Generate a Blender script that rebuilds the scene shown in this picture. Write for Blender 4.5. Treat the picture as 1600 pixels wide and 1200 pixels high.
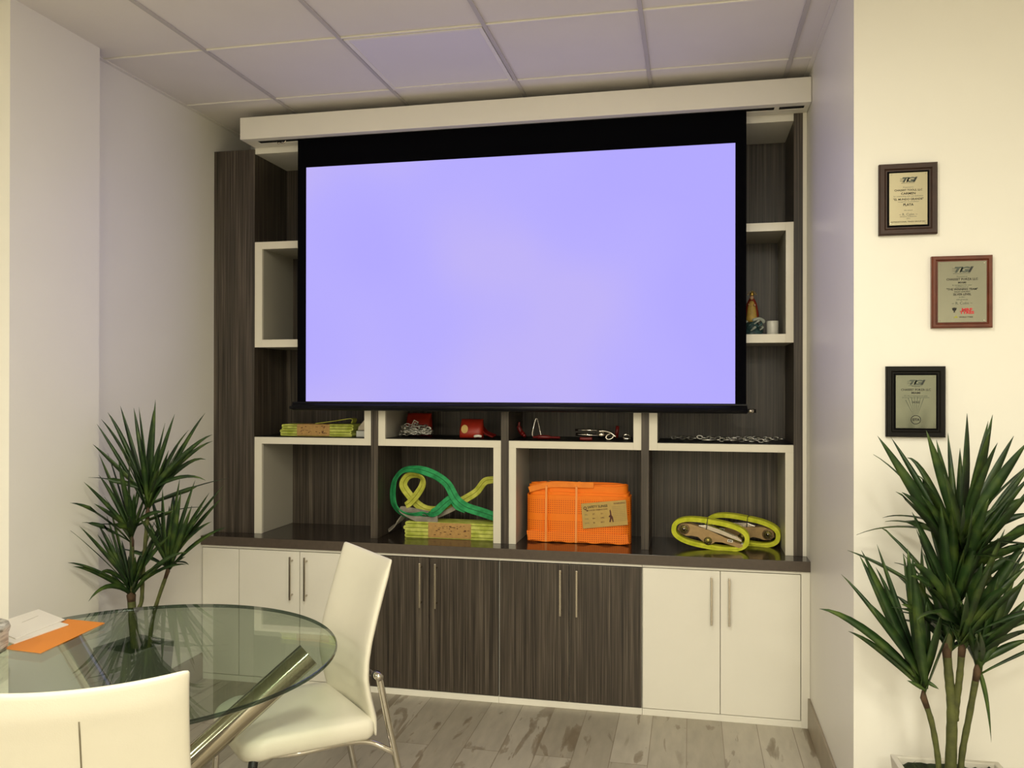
import bpy, bmesh, math, random
from mathutils import Vector, Matrix
PI = math.pi
R = math.radians
C = bpy.context.scene.collection
for o in list(bpy.data.objects):
    bpy.data.objects.remove(o)

# ------------------------------------------------------------------ camera
CH = 1.5437                      # camera height, camera stands at x = y = 0
FPX, YAW, PITCH, ROLL = 1304.5, 12.08, 0.129, 0.076
cam = bpy.data.cameras.new('camera')
cam.sensor_width = 36.0
cam.lens = FPX / 1600 * 36.0
camo = bpy.data.objects.new('camera', cam)
C.objects.link(camo)
_y, _p, _r = R(YAW), R(PITCH), R(ROLL)
FW = Vector((-math.sin(_y) * math.cos(_p), math.cos(_y) * math.cos(_p), math.sin(_p)))
_rt = Vector((math.cos(_y), math.sin(_y), 0))
_up = _rt.cross(FW)
RT = _rt * math.cos(_r) + _up * math.sin(_r)
UP = -_rt * math.sin(_r) + _up * math.cos(_r)
camo.matrix_world = Matrix(((RT.x, UP.x, -FW.x, 0), (RT.y, UP.y, -FW.y, 0), (RT.z, UP.z, -FW.z, CH), (0, 0, 0, 1)))
bpy.context.scene.camera = camo

# ------------------------------------------------------------------ colour management, world
sc = bpy.context.scene
sc.view_settings.view_transform = 'Standard'
sc.view_settings.look = 'None'
sc.view_settings.exposure = 0.0
sc.view_settings.gamma = 1.0
sc.view_settings.use_curve_mapping = False
world = bpy.data.worlds.new('world')
sc.world = world
world.use_nodes = True
world.node_tree.nodes['Background'].inputs[0].default_value = (0.9, 0.85, 0.7, 1)
world.node_tree.nodes['Background'].inputs[1].default_value = 0.05

# ------------------------------------------------------------------ lamps (ceiling fixtures behind and right, some added as unseen fill lights)
CEIL = 2.968
def ceiling_or_fill_lamp(x, y, power, col=(1.0, 0.955, 0.79), sx=0.56, sy=0.56):
    l = bpy.data.lights.new('ceiling_or_fill_lamp', 'AREA')
    l.shape = 'RECTANGLE'; l.size = sx; l.size_y = sy
    l.energy = power; l.color = col
    o = bpy.data.objects.new('ceiling_or_fill_lamp', l)
    o.location = (x, y, CEIL - 0.02)
    C.objects.link(o)
ceiling_or_fill_lamp(0.73, -0.78, 62)
ceiling_or_fill_lamp(0.73, -2.61, 95)  # unseen fill added further back to even out the light
ceiling_or_fill_lamp(-0.49, 1.05, 44)  # unseen fill added to brighten the far chair, cabinets and niche
ceiling_or_fill_lamp(-1.2, -2.61, 36)
ceiling_or_fill_lamp(3.16, -1.39, 46)
ceiling_or_fill_lamp(-2.9, -0.5, 30)

# ------------------------------------------------------------------ colour helper and materials
def lin(c):
    return tuple(((v / 255) / 12.92 if v / 255 <= .04045 else ((v / 255 + .055) / 1.055) ** 2.4) for v in c) + (1.0,)

def mat(name, rgb, rough=.5, metal=0.0, var=.06, scale=6.0, bump=0.0, bscale=200.0, **kw):
    m = bpy.data.materials.new(name); m.use_nodes = True
    nt = m.node_tree; b = nt.nodes['Principled BSDF']
    c = lin(rgb)
    tc = nt.nodes.new('ShaderNodeTexCoord')
    if var > 0:
        n = nt.nodes.new('ShaderNodeTexNoise'); n.inputs['Scale'].default_value = scale; n.inputs['Detail'].default_value = 3
        nt.links.new(tc.outputs['Object'], n.inputs['Vector'])
        r = nt.nodes.new('ShaderNodeValToRGB')
        r.color_ramp.elements[0].position = .3; r.color_ramp.elements[1].position = .7
        r.color_ramp.elements[0].color = tuple(v * (1 - var) for v in c[:3]) + (1,)
        r.color_ramp.elements[1].color = tuple(min(1, v * (1 + var)) for v in c[:3]) + (1,)
        nt.links.new(n.outputs['Fac'], r.inputs['Fac']); nt.links.new(r.outputs['Color'], b.inputs['Base Color'])
    else:
        b.inputs['Base Color'].default_value = c
    b.inputs['Roughness'].default_value = rough
    b.inputs['Metallic'].default_value = metal
    if bump > 0:
        n2 = nt.nodes.new('ShaderNodeTexNoise'); n2.inputs['Scale'].default_value = bscale; n2.inputs['Detail'].default_value = 4
        nt.links.new(tc.outputs['Object'], n2.inputs['Vector'])
        bp = nt.nodes.new('ShaderNodeBump'); bp.inputs['Strength'].default_value = bump; bp.inputs['Distance'].default_value = .002
        nt.links.new(n2.outputs['Fac'], bp.inputs['Height']); nt.links.new(bp.outputs['Normal'], b.inputs['Normal'])
    for k, v in kw.items():
        b.inputs[k.replace('_', ' ')].default_value = v
    return m

def math_node(nt, op, a, b=None):
    n = nt.nodes.new('ShaderNodeMath'); n.operation = op
    for i, v in enumerate((a, b)):
        if v is None: continue
        if isinstance(v, (int, float)): n.inputs[i].default_value = v
        else: nt.links.new(v, n.inputs[i])
    return n.outputs[0]

def ramp(nt, fac, stops):
    r = nt.nodes.new('ShaderNodeValToRGB'); e = r.color_ramp.elements
    while len(e) < len(stops): e.new(.5)
    for i, (p, c) in enumerate(stops):
        e[i].position = p; e[i].color = lin(c) if max(c) > 1.001 else tuple(c) + (1,)
    nt.links.new(fac, r.inputs['Fac']); return r.outputs['Color']

def wood_mat():
    m = bpy.data.materials.new('zebrano_laminate'); m.use_nodes = True
    nt = m.node_tree; b = nt.nodes['Principled BSDF']
    tc = nt.nodes.new('ShaderNodeTexCoord'); sp = nt.nodes.new('ShaderNodeSeparateXYZ')
    nt.links.new(tc.outputs['Object'], sp.inputs[0])
    s = math_node(nt, 'ADD', sp.outputs['X'], sp.outputs['Y'])
    def stripes(k, zk, det):
        cb = nt.nodes.new('ShaderNodeCombineXYZ')
        nt.links.new(math_node(nt, 'MULTIPLY', s, k), cb.inputs['X'])
        nt.links.new(math_node(nt, 'MULTIPLY', sp.outputs['Z'], zk), cb.inputs['Z'])
        n = nt.nodes.new('ShaderNodeTexNoise'); n.inputs['Scale'].default_value = 1.0; n.inputs['Detail'].default_value = det
        n.inputs['Roughness'].default_value = .6
        nt.links.new(cb.outputs[0], n.inputs['Vector']); return n.outputs['Fac']
    a = stripes(150, 1.6, 3); c = stripes(38, .8, 2)
    f = math_node(nt, 'ADD', math_node(nt, 'MULTIPLY', a, .68), math_node(nt, 'MULTIPLY', c, .32))
    col = ramp(nt, f, [(.36, (31, 25, 20)), (.46, (58, 50, 42)), (.54, (76, 67, 57)), (.64, (106, 96, 84))])
    nt.links.new(col, b.inputs['Base Color'])
    b.inputs['Roughness'].default_value = .42
    return m

def floor_mat():
    m = bpy.data.materials.new('wood_look_tile'); m.use_nodes = True
    nt = m.node_tree; b = nt.nodes['Principled BSDF']
    tc = nt.nodes.new('ShaderNodeTexCoord'); mp = nt.nodes.new('ShaderNodeMapping')
    mp.inputs['Rotation'].default_value = (0, 0, R(90)); mp.inputs['Location'].default_value = (0.33, 0.016, 0)
    nt.links.new(tc.outputs['Object'], mp.inputs[0])
    br = nt.nodes.new('ShaderNodeTexBrick')
    br.inputs['Scale'].default_value = 1.0; br.inputs['Brick Width'].default_value = .92; br.inputs['Row Height'].default_value = .155
    br.inputs['Mortar Size'].default_value = .0016; br.inputs['Mortar Smooth'].default_value = .0
    br.offset = .38; br.offset_frequency = 2
    br.inputs['Color1'].default_value = lin((192, 184, 166)); br.inputs['Color2'].default_value = lin((168, 159, 140))
    br.inputs['Mortar'].default_value = lin((140, 128, 108))
    nt.links.new(mp.outputs[0], br.inputs['Vector'])
    # darker blotches drawn out along the plank
    mp2 = nt.nodes.new('ShaderNodeMapping'); mp2.inputs['Scale'].default_value = (11.0, 2.6, 1)
    mp2.inputs['Rotation'].default_value = (0, 0, R(-6))
    nt.links.new(tc.outputs['Object'], mp2.inputs[0])
    # shift noise per plank
    va = nt.nodes.new('ShaderNodeVectorMath'); va.operation = 'ADD'
    vm = nt.nodes.new('ShaderNodeVectorMath'); vm.operation = 'SCALE'; vm.inputs[3].default_value = 40
    nt.links.new(br.outputs['Color'], vm.inputs[0]); nt.links.new(mp2.outputs[0], va.inputs[0]); nt.links.new(vm.outputs[0], va.inputs[1])
    n = nt.nodes.new('ShaderNodeTexNoise'); n.inputs['Scale'].default_value = 1.0; n.inputs['Detail'].default_value = 5; n.inputs['Roughness'].default_value = .55
    n.inputs['Distortion'].default_value = .6
    nt.links.new(va.outputs[0], n.inputs['Vector'])
    f = ramp(nt, n.outputs['Fac'], [(.30, (.45, .45, .45)), (.36, (0, 0, 0)), (.575, (0, 0, 0)), (.60, (.62, .62, .62)), (.68, (1, 1, 1))])
    mx = nt.nodes.new('ShaderNodeMix'); mx.data_type = 'RGBA'
    nt.links.new(f, mx.inputs[0]); nt.links.new(br.outputs['Color'], mx.inputs[6])
    mx.inputs[7].default_value = lin((134, 120, 98))
    n3 = nt.nodes.new('ShaderNodeTexNoise'); n3.inputs['Scale'].default_value = 2.2; n3.inputs['Detail'].default_value = 6
    nt.links.new(mp2.outputs[0], n3.inputs['Vector'])
    mul = nt.nodes.new('ShaderNodeMix'); mul.data_type = 'RGBA'; mul.blend_type = 'MULTIPLY'; mul.inputs[0].default_value = 1
    nt.links.new(mx.outputs[2], mul.inputs[6])
    nt.links.new(ramp(nt, n3.outputs['Fac'], [(.3, (.82, .82, .82)), (.7, (1, 1, 1))]), mul.inputs[7])
    nt.links.new(mul.outputs[2], b.inputs['Base Color'])
    b.inputs['Roughness'].default_value = .38
    return m

def ceil_mat():
    m = mat('ceiling_tile', (228, 223, 214), .9, var=.02, scale=3, bump=.25, bscale=260)
    return m

def emission_screen():
    m = bpy.data.materials.new('projected_picture'); m.use_nodes = True
    nt = m.node_tree; b = nt.nodes['Principled BSDF']
    b.inputs['Base Color'].default_value = (.02, .02, .02, 1); b.inputs['Roughness'].default_value = .9
    b.inputs['Specular IOR Level'].default_value = 0
    tc = nt.nodes.new('ShaderNodeTexCoord'); n = nt.nodes.new('ShaderNodeTexNoise')
    n.inputs['Scale'].default_value = 1.1; n.inputs['Detail'].default_value = 1
    nt.links.new(tc.outputs['Object'], n.inputs['Vector'])
    col = ramp(nt, n.outputs['Fac'], [(.35, (190, 178, 248)), (.5, (182, 172, 254)), (.65, (178, 168, 255))])
    nt.links.new(col, b.inputs['Emission Color']); b.inputs['Emission Strength'].default_value = 1.0
    return m

def glass_mat(name, tint, rough=0.0, refl=1.0):
    m = bpy.data.materials.new(name); m.use_nodes = True
    nt = m.node_tree; nt.nodes.remove(nt.nodes['Principled BSDF'])
    out = nt.nodes['Material Output']
    t = nt.nodes.new('ShaderNodeBsdfTransparent'); t.inputs[0].default_value = tint + (1,)
    g = nt.nodes.new('ShaderNodeBsdfGlossy'); g.inputs['Roughness'].default_value = rough; g.inputs[0].default_value = (refl, refl, refl, 1)
    f = nt.nodes.new('ShaderNodeFresnel'); # same reflectance from inside and outside the pane (the node inverts the index on back faces)
    ge = nt.nodes.new('ShaderNodeNewGeometry')
    nt.links.new(math_node(nt, 'SUBTRACT', 1.5, math_node(nt, 'MULTIPLY', ge.outputs['Backfacing'], 1.5 - 1 / 1.5)), f.inputs[0])
    mx = nt.nodes.new('ShaderNodeMixShader')
    nt.links.new(f.outputs[0], mx.inputs[0]); nt.links.new(t.outputs[0], mx.inputs[1]); nt.links.new(g.outputs[0], mx.inputs[2])
    nt.links.new(mx.outputs[0], out.inputs[0])
    return m

def leaf_mat():
    m = bpy.data.materials.new('strap_leaf'); m.use_nodes = True
    nt = m.node_tree; b = nt.nodes['Principled BSDF']
    tc = nt.nodes.new('ShaderNodeTexCoord'); n = nt.nodes.new('ShaderNodeTexNoise')
    n.inputs['Scale'].default_value = 14; n.inputs['Detail'].default_value = 3
    nt.links.new(tc.outputs['Object'], n.inputs['Vector'])
    nt.links.new(ramp(nt, n.outputs['Fac'], [(.3, (20, 42, 18)), (.5, (40, 66, 25)), (.70, (76, 96, 38))]), b.inputs['Base Color'])
    b.inputs['Roughness'].default_value = .45
    return m

def orange_mat():
    m = bpy.data.materials.new('orange_webbing'); m.use_nodes = True
    nt = m.node_tree; b = nt.nodes['Principled BSDF']
    tc = nt.nodes.new('ShaderNodeTexCoord'); sp = nt.nodes.new('ShaderNodeSeparateXYZ')
    nt.links.new(tc.outputs['Object'], sp.inputs[0])
    sx = math_node(nt, 'FRACT', math_node(nt, 'MULTIPLY', sp.outputs['X'], 90))
    sz = math_node(nt, 'FRACT', math_node(nt, 'MULTIPLY', sp.outputs['Z'], 95))
    d = math_node(nt, 'MULTIPLY', math_node(nt, 'GREATER_THAN', sx, .5), math_node(nt, 'GREATER_THAN', sz, .6))
    # perforation rows stop below the smooth top quarter and leave a smooth band in the middle
    low = math_node(nt, 'LESS_THAN', sp.outputs['Z'], .754 + .222)
    mid = math_node(nt, 'GREATER_THAN', math_node(nt, 'ABSOLUTE', math_node(nt, 'SUBTRACT', sp.outputs['Z'], .754 + .128)), .014)
    d = math_node(nt, 'MULTIPLY', d, math_node(nt, 'MULTIPLY', low, mid))
    nt.links.new(ramp(nt, d, [(0, (255, 132, 12)), (1, (206, 76, 2))]), b.inputs['Base Color'])
    b.inputs['Roughness'].default_value = .7
    return m

def web_mat(name, c1, c2, k=420):
    m = bpy.data.materials.new(name); m.use_nodes = True
    nt = m.node_tree; b = nt.nodes['Principled BSDF']
    tc = nt.nodes.new('ShaderNodeTexCoord'); w = nt.nodes.new('ShaderNodeTexNoise')
    w.inputs['Scale'].default_value = 28; w.inputs['Detail'].default_value = 5
    nt.links.new(tc.outputs['Object'], w.inputs['Vector'])
    nt.links.new(ramp(nt, w.outputs['Fac'], [(.35, c1), (.65, c2)]), b.inputs['Base Color'])
    b.inputs['Roughness'].default_value = .75
    return m

M = dict(
    wall=mat('wall_paint', (237, 234, 225), .38, var=.015, scale=2.5),
    ceil=ceil_mat(),
    grid=mat('ceiling_grid', (232, 228, 218), .5, var=.01),
    grid_shaded=mat('ceiling_grid_long_shaded', (190, 185, 178), .6, var=.01),
    floor=floor_mat(),
    skirting=mat('skirting_tile', (150, 138, 118), .4, var=.12, scale=9),
    white=mat('white_laminate', (242, 238, 225), .3, var=.01),
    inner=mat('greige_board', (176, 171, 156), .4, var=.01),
    gloss=mat('gloss_white', (232, 226, 208), .12, var=.01),
    wood=wood_mat(),
    counter=mat('dark_counter', (46, 38, 32), .16, var=.22, scale=40),
    counter_edge=mat('counter_edge_band', (84, 73, 63), .4, var=.1, scale=50),
    blackshelf=mat('black_shelf', (8, 8, 9), .4, var=.05, Specular_IOR_Level=.2),
    black=mat('black_fabric', (4, 4, 8), .95, var=.05, Specular_IOR_Level=.08),
    blackbar=mat('black_bar', (7, 7, 14), .35, var=.05, Specular_IOR_Level=.25),
    slot=mat('slot_shade', (8, 8, 8), .9, var=.0),
    screen=emission_screen(),
    housing=mat('screen_case_white', (246, 242, 230), .45, var=.01),
    chrome=mat('chrome', (205, 200, 190), .1, 1.0, var=.02),
    steel=mat('brushed_steel', (190, 182, 168), .24, 1.0, var=.06, scale=30),
    tube=mat('polished_steel_tube', (172, 166, 150), .13, 1.0, var=.03),
    leather=mat('cream_leather', (226, 221, 204), .42, var=.02, bump=.12, bscale=330),
    seam=mat('seam_dark', (120, 112, 92), .8, var=.0),
    blackplastic=mat('black_plastic', (14, 13, 13), .5, var=.05),
    glass=glass_mat('table_glass', (.84, .905, .845)),
    glassedge=glass_mat('glass_rim', (.12, .17, .15)),
    glassrim=glass_mat('glass_bevel', (.5, .6, .55)),
    leaf=leaf_mat(),
    stem=mat('plant_stem', (74, 78, 34), .7, var=.35, scale=40, bump=.5, bscale=90),
    stemtop=mat('stem_collar', (72, 52, 32), .8, var=.3, scale=60),
    moss=mat('dark_moss', (34, 44, 20), .95, var=.5, scale=60, bump=1, bscale=80),
    pot=mat('grey_planter', (104, 106, 96), .6, var=.12, scale=7),
    potwhite=mat('pale_planter', (205, 200, 186), .55, var=.06, scale=7),
    potin=mat('planter_inside', (120, 116, 104), .6, var=.05),
    orange=orange_mat(),
    orange_plain=mat('orange_edge', (255, 138, 34), .7, var=.12, scale=30),
    tie=mat('plastic_tie', (255, 160, 80), .3, var=.05),
    yellow=web_mat('yellow_green_webbing', (176, 186, 66), (218, 222, 116)),
    lime=web_mat('lime_webbing', (200, 206, 34), (230, 230, 70)),
    dullyellow=web_mat('dull_yellow_webbing', (172, 176, 52), (206, 206, 92)),
    green=web_mat('green_webbing', (16, 128, 68), (50, 168, 100)),
    stitch_green=mat('dark_green_stitch', (10, 84, 44), .8), stitch_yellow=mat('olive_stitch', (120, 122, 30), .8),
    grey=web_mat('grey_webbing', (120, 114, 102), (150, 142, 128)),
    tan=mat('tan_label', (186, 146, 84), .45, var=.12, scale=60),
    tan2=mat('gold_label', (190, 158, 84), .5, var=.06, scale=40),
    print=mat('label_print', (84, 42, 30), .7, var=.0),
    printdark=mat('dark_print', (26, 24, 22), .7, var=.0),
    printgrey=mat('grey_print', (128, 118, 84), .7, var=.0),
    printred=mat('red_print', (196, 30, 44), .6, var=.0),
    zincplate=mat('yellow_zinc_plate', (168, 140, 96), .42, .5, var=.12, scale=40),
    brass=mat('brass_hub', (150, 140, 70), .35, .9, var=.2, scale=60),
    stickerwhite=mat('white_sticker', (226, 222, 205), .5, var=.0),
    red=mat('red_plastic', (104, 14, 10), .4, var=.1),
    redcard=mat('red_packet', (152, 36, 18), .45, var=.15, scale=20),
    zinc=mat('zinc_chain', (190, 188, 180), .3, 1.0, var=.15, scale=50),
    greyplastic=mat('pale_grey_plastic', (196, 196, 186), .5, var=.05),
    cup=mat('white_ceramic', (226, 224, 212), .3, var=.03),
    robe=mat('gold_robe', (196, 164, 78), .5, var=.2, scale=60),
    cape=mat('red_cape', (142, 44, 22), .5, var=.2, scale=60),
    gold=mat('gold_crown', (214, 180, 90), .3, .8, var=.1),
    skin=mat('painted_skin', (206, 160, 122), .5, var=.03),
    wave=mat('blue_green_waves', (56, 84, 84), .35, var=.6, scale=70),
    foam=mat('pale_wave_crest', (176, 182, 168), .4, var=.2, scale=60),
    darkwood=mat('dark_walnut', (50, 28, 18), .5, var=.2, scale=30),
    redwood=mat('red_mahogany', (98, 46, 26), .3, var=.2, scale=30),
    blackwood=mat('black_frame', (16, 14, 11), .5, var=.1, Specular_IOR_Level=.2),
    blackmat=mat('black_backing', (8, 7, 7), .8, var=.0, Specular_IOR_Level=.1),
    champagne=mat('champagne_metal', (168, 160, 132), .3, .7, var=.04, scale=5),
    silver=mat('silver_metal', (150, 150, 134), .2, .9, var=.04, scale=5),
    pewter=mat('pewter_metal', (126, 129, 114), .16, .92, var=.08, scale=9),
    logogrey=mat('logo_grey', (74, 82, 72), .5, var=.0),
    logodark=mat('logo_dark', (22, 28, 24), .5, var=.0),
    yellowgreen=mat('olive_mark', (150, 150, 50), .5, var=.0),
    envelope=mat('orange_envelope', (226, 138, 46), .6, var=.03),
    paper=mat('white_paper', (235, 230, 218), .6, var=.01),
    paperprint=mat('faint_print', (176, 170, 156), .7, var=.0),
    diffuser=mat('acrylic_diffuser', (226, 222, 220), .35, var=.0),
)
def marble_mat():
    m = bpy.data.materials.new('grey_marbling'); m.use_nodes = True
    nt = m.node_tree; b = nt.nodes['Principled BSDF']
    tc = nt.nodes.new('ShaderNodeTexCoord'); mp = nt.nodes.new('ShaderNodeMapping'); mp.inputs['Scale'].default_value = (9, 9, 40)
    mp.inputs['Rotation'].default_value = (R(12), R(14), 0)
    nt.links.new(tc.outputs['Object'], mp.inputs[0])
    n = nt.nodes.new('ShaderNodeTexNoise'); n.inputs['Scale'].default_value = 1.4; n.inputs['Detail'].default_value = 5; n.inputs['Distortion'].default_value = 1.4
    nt.links.new(mp.outputs[0], n.inputs['Vector'])
    nt.links.new(ramp(nt, n.outputs['Fac'], [(.38, (128, 124, 112)), (.5, (196, 192, 178)), (.6, (222, 218, 204)), (.7, (182, 178, 164))]), b.inputs['Base Color'])
    b.inputs['Roughness'].default_value = .3
    return m
M['marble'] = marble_mat()

# ------------------------------------------------------------------ mesh builder
class MB:
    def __init__(s): s.v = []; s.f = []; s.mi = []; s.sm = []; s.mats = []
    def slot(s, m):
        if m not in s.mats: s.mats.append(m)
        return s.mats.index(m)
    def add(s, vs, fs, m, smooth=False):
        o = len(s.v); k = s.slot(m)
        s.v += [tuple(v) for v in vs]
        for f in fs: s.f.append([i + o for i in f]); s.mi.append(k); s.sm.append(smooth)
        return s
    def box(s, x0, x1, y0, y1, z0, z1, m):
        v = [(x, y, z) for z in (z0, z1) for y in (y0, y1) for x in (x0, x1)]
        return s.add(v, [(0, 2, 3, 1), (4, 5, 7, 6), (0, 1, 5, 4), (1, 3, 7, 5), (3, 2, 6, 7), (2, 0, 4, 6)], m)
    def obox(s, c, ax, ay, az, m):      # oriented box: centre and three half axes
        c, ax, ay, az = map(Vector, (c, ax, ay, az))
        v = [c + ax * i + ay * j + az * k for k in (-1, 1) for j in (-1, 1) for i in (-1, 1)]
        return s.add(v, [(0, 2, 3, 1), (4, 5, 7, 6), (0, 1, 5, 4), (1, 3, 7, 5), (3, 2, 6, 7), (2, 0, 4, 6)], m)
    def tube(s, pts, r, m, n=12, closed=False, cap=True):
        pts = [Vector(p) for p in pts]; L = len(pts)
        rr = r if isinstance(r, (list, tuple)) else [r] * L
        T = []
        for i in range(L):
            a = pts[(i - 1) % L] if (closed or i > 0) else pts[i]
            b = pts[(i + 1) % L] if (closed or i < L - 1) else pts[i]
            T.append((b - a).normalized())
        ref = Vector((0, 0, 1)) if abs(T[0].z) < .9 else Vector((1, 0, 0))
        N = (ref - T[0] * ref.dot(T[0])).normalized(); vs = []
        for i in range(L):
            N = (N - T[i] * N.dot(T[i])).normalized(); B = T[i].cross(N)
            for k in range(n):
                a = 2 * PI * k / n
                vs.append(pts[i] + (N * math.cos(a) + B * math.sin(a)) * rr[i])
        fs = []
        for i in range(L if closed else L - 1):
            j = (i + 1) % L
            for k in range(n):
                q = (k + 1) % n
                fs.append((i * n + k, i * n + q, j * n + q, j * n + k))
        if cap and not closed:
            fs.append(tuple(range(n - 1, -1, -1))); fs.append(tuple((L - 1) * n + k for k in range(n)))
        return s.add(vs, fs, m, True)
    def ribbon(s, pts, wd, w, t, m, closed=False):   # rectangular section, wd: width direction (one or one per point)
        pts = [Vector(p) for p in pts]; L = len(pts)
        if not isinstance(wd, list): wd = [wd] * L
        vs = []
        for i in range(L):
            a = pts[(i - 1) % L] if (closed or i > 0) else pts[i]
            b = pts[(i + 1) % L] if (closed or i < L - 1) else pts[i]
            T = (b - a).normalized(); W = Vector(wd[i]); W = (W - T * W.dot(T)).normalized(); Nn = T.cross(W)
            W = W * w / 2; Nn = Nn * t / 2
            vs += [pts[i] - W - Nn, pts[i] + W - Nn, pts[i] + W + Nn, pts[i] - W + Nn]
        fs = []
        for i in range(L if closed else L - 1):
            j = (i + 1) % L
            for k in range(4):
                q = (k + 1) % 4
                fs.append((i * 4 + k, i * 4 + q, j * 4 + q, j * 4 + k))
        if not closed: fs += [(3, 2, 1, 0), tuple((L - 1) * 4 + k for k in range(4))]
        return s.add(vs, fs, m, False)
    def lathe(s, prof, c, m, n=24, sx=1, sy=1, smooth=True):
        cx, cy, cz = c; vs = []; fs = []
        for r, z in prof:
            for k in range(n):
                a = 2 * PI * k / n; vs.append((cx + r * math.cos(a) * sx, cy + r * math.sin(a) * sy, cz + z))
        for i in range(len(prof) - 1):
            for k in range(n):
                q = (k + 1) % n; fs.append((i * n + k, i * n + q, (i + 1) * n + q, (i + 1) * n + k))
        fs.append(tuple(range(n - 1, -1, -1))); fs.append(tuple((len(prof) - 1) * n + k for k in range(n)))
        return s.add(vs, fs, m, smooth)
    def prism(s, poly, y0, y1, m, T=None):           # polygon in x,z extruded along y (T maps local to world)
        n = len(poly); v = [(x, y0, z) for x, z in poly] + [(x, y1, z) for x, z in poly]
        if T: v = [T @ Vector(p) for p in v]
        f = [tuple(range(n)), tuple(range(2 * n - 1, n - 1, -1))] + [(i, (i + 1) % n + 0, (i + 1) % n + n, i + n)[::-1] for i in range(n)]
        return s.add(v, f, m)
    def sphere(s, c, r, m, n=14, k=8, sc3=(1, 1, 1)):
        prof = [(max(1e-4, r * math.sin(PI * i / k)), -r * math.cos(PI * i / k)) for i in range(k + 1)]
        c = Vector(c); b = len(s.v); s.lathe(prof, (0, 0, 0), m, n)
        for i in range(b, len(s.v)):
            x, y, z = s.v[i]; s.v[i] = (c.x + x * sc3[0], c.y + y * sc3[1], c.z + z * sc3[2])
        return s
    def text(s, txt, size, m, T, bold=.0, sx=1.0, align='CENTER', shear=0):   # T maps text plane (x right, y up) to world
        cu = bpy.data.curves.new('txt', 'FONT'); cu.body = txt; cu.size = size; cu.align_x = align; cu.align_y = 'CENTER'
        cu.offset = bold * size; cu.resolution_u = 2; cu.shear = shear
        ob = bpy.data.objects.new('txt', cu); C.objects.link(ob)
        bpy.context.view_layer.update()
        me = bpy.data.meshes.new_from_object(ob.evaluated_get(bpy.context.evaluated_depsgraph_get()))
        s.add([T @ Vector((v.co.x * sx, v.co.y, 0)) for v in me.vertices], [tuple(p.vertices) for p in me.polygons], m)
        bpy.data.objects.remove(ob); bpy.data.curves.remove(cu); bpy.data.meshes.remove(me)
        return s
    def build(s, name, parent=None, bevel=0, seg=2, subsurf=0, fixn=True):
        me = bpy.data.meshes.new(name); me.from_pydata(s.v, [], s.f)
        for m in s.mats: me.materials.append(m)
        me.polygons.foreach_set('material_index', s.mi); me.polygons.foreach_set('use_smooth', s.sm)
        if fixn:
            bm = bmesh.new(); bm.from_mesh(me); bmesh.ops.recalc_face_normals(bm, faces=bm.faces); bm.to_mesh(me); bm.free()
        me.update()
        o = bpy.data.objects.new(name, me); C.objects.link(o)
        if parent:
            o.parent = parent
            par = parent; off = Vector((0, 0, 0))
            if not parent.get('local'):
                if parent.type == 'EMPTY': o.location = -parent.location
        if bevel:
            b = o.modifiers.new('bevel', 'BEVEL'); b.width = bevel; b.segments = seg; b.limit_method = 'ANGLE'; b.angle_limit = R(40)
        if subsurf:
            b = o.modifiers.new('subsurf', 'SUBSURF'); b.levels = subsurf; b.render_levels = subsurf
        return o

def tag(o, label=None, cat=None, group=None, kind=None):
    if label: o['label'] = label
    if cat: o['category'] = cat
    if group: o['group'] = group
    if kind: o['kind'] = kind
    return o
def thing(name, loc, label, cat, group=None, local=False):
    o = bpy.data.objects.new(name, None); C.objects.link(o); o.location = loc; o.empty_display_size = .05
    if local: o['local'] = True
    return tag(o, label, cat, group)
def struct(mb, name, **k):
    return tag(mb.build(name, **k), kind='structure')

def ray(u, v): return FW + RT * ((u - 800) / FPX) - UP * ((v - 600) / FPX)
def atY(u, v, Y):      # point of the vertical plane y = Y that the photograph shows at u, v (used to read positions off the photo)
    d = ray(u, v); p = d * (Y / d.y); return Vector((p.x, Y, p.z + CH))
def atZ(u, v, Z):
    d = ray(u, v); p = d * ((Z - CH) / d.z); return Vector((p.x, p.y, Z))

def catmull(pts, k=8, closed=False):
    P = [Vector(p) for p in pts]; n = len(P); out = []
    for i in range(n if closed else n - 1):
        g = (lambda j: P[j % n]) if closed else (lambda j: P[min(max(j, 0), n - 1)])
        p0, p1, p2, p3 = g(i - 1), g(i), g(i + 1), g(i + 2)
        for q in range(k):
            t = q / k
            out.append(.5 * ((2 * p1) + (p2 - p0) * t + (2 * p0 - 5 * p1 + 4 * p2 - p3) * t * t + (3 * p1 - p0 - 3 * p2 + p3) * t ** 3))
    if not closed: out.append(P[-1])
    return out

# ------------------------------------------------------------------ room shell
XL, XR, XP = -2.52, .528, -2.441          # niche left wall, niche right wall, pillar face
YB, YS, YC, YR, YP0, YP1 = 4.457, 4.08, 3.955, 2.94, 2.605, 3.08
X0, X1, YN = -4.2, 4.2, -3.6              # the office around the camera
struct(MB().box(X0 - .1, X1 + .1, YN - .1, YB + .2, -.12, 0, M['floor']), 'floor')
struct(MB().box(X0 - .1, X1 + .1, YN - .1, YB + .2, CEIL, CEIL + .1, M['ceil']), 'ceiling')
struct(MB().box(X0 - .1, XR + .01, YB, YB + .15, 0, CEIL, M['wall']), 'wall_back')
struct(MB().box(XR, X1 + .1, YR, YB + .15, 0, CEIL, M['wall']), 'wall_right')
struct(MB().box(XL - .15, XL, YP1 - .05, YB, 0, CEIL, M['wall']), 'wall_left')
struct(MB().box(X0 - .1, XP, YP0, YP1, 0, CEIL, M['wall']), 'wall_left_pillar')
struct(MB().box(X0 - .1, X0, YN, YP0, 0, CEIL, M['wall']), 'wall_far_left')
struct(MB().box(X1, X1 + .1, YN, YR, 0, CEIL, M['wall']), 'wall_far_right')
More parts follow.
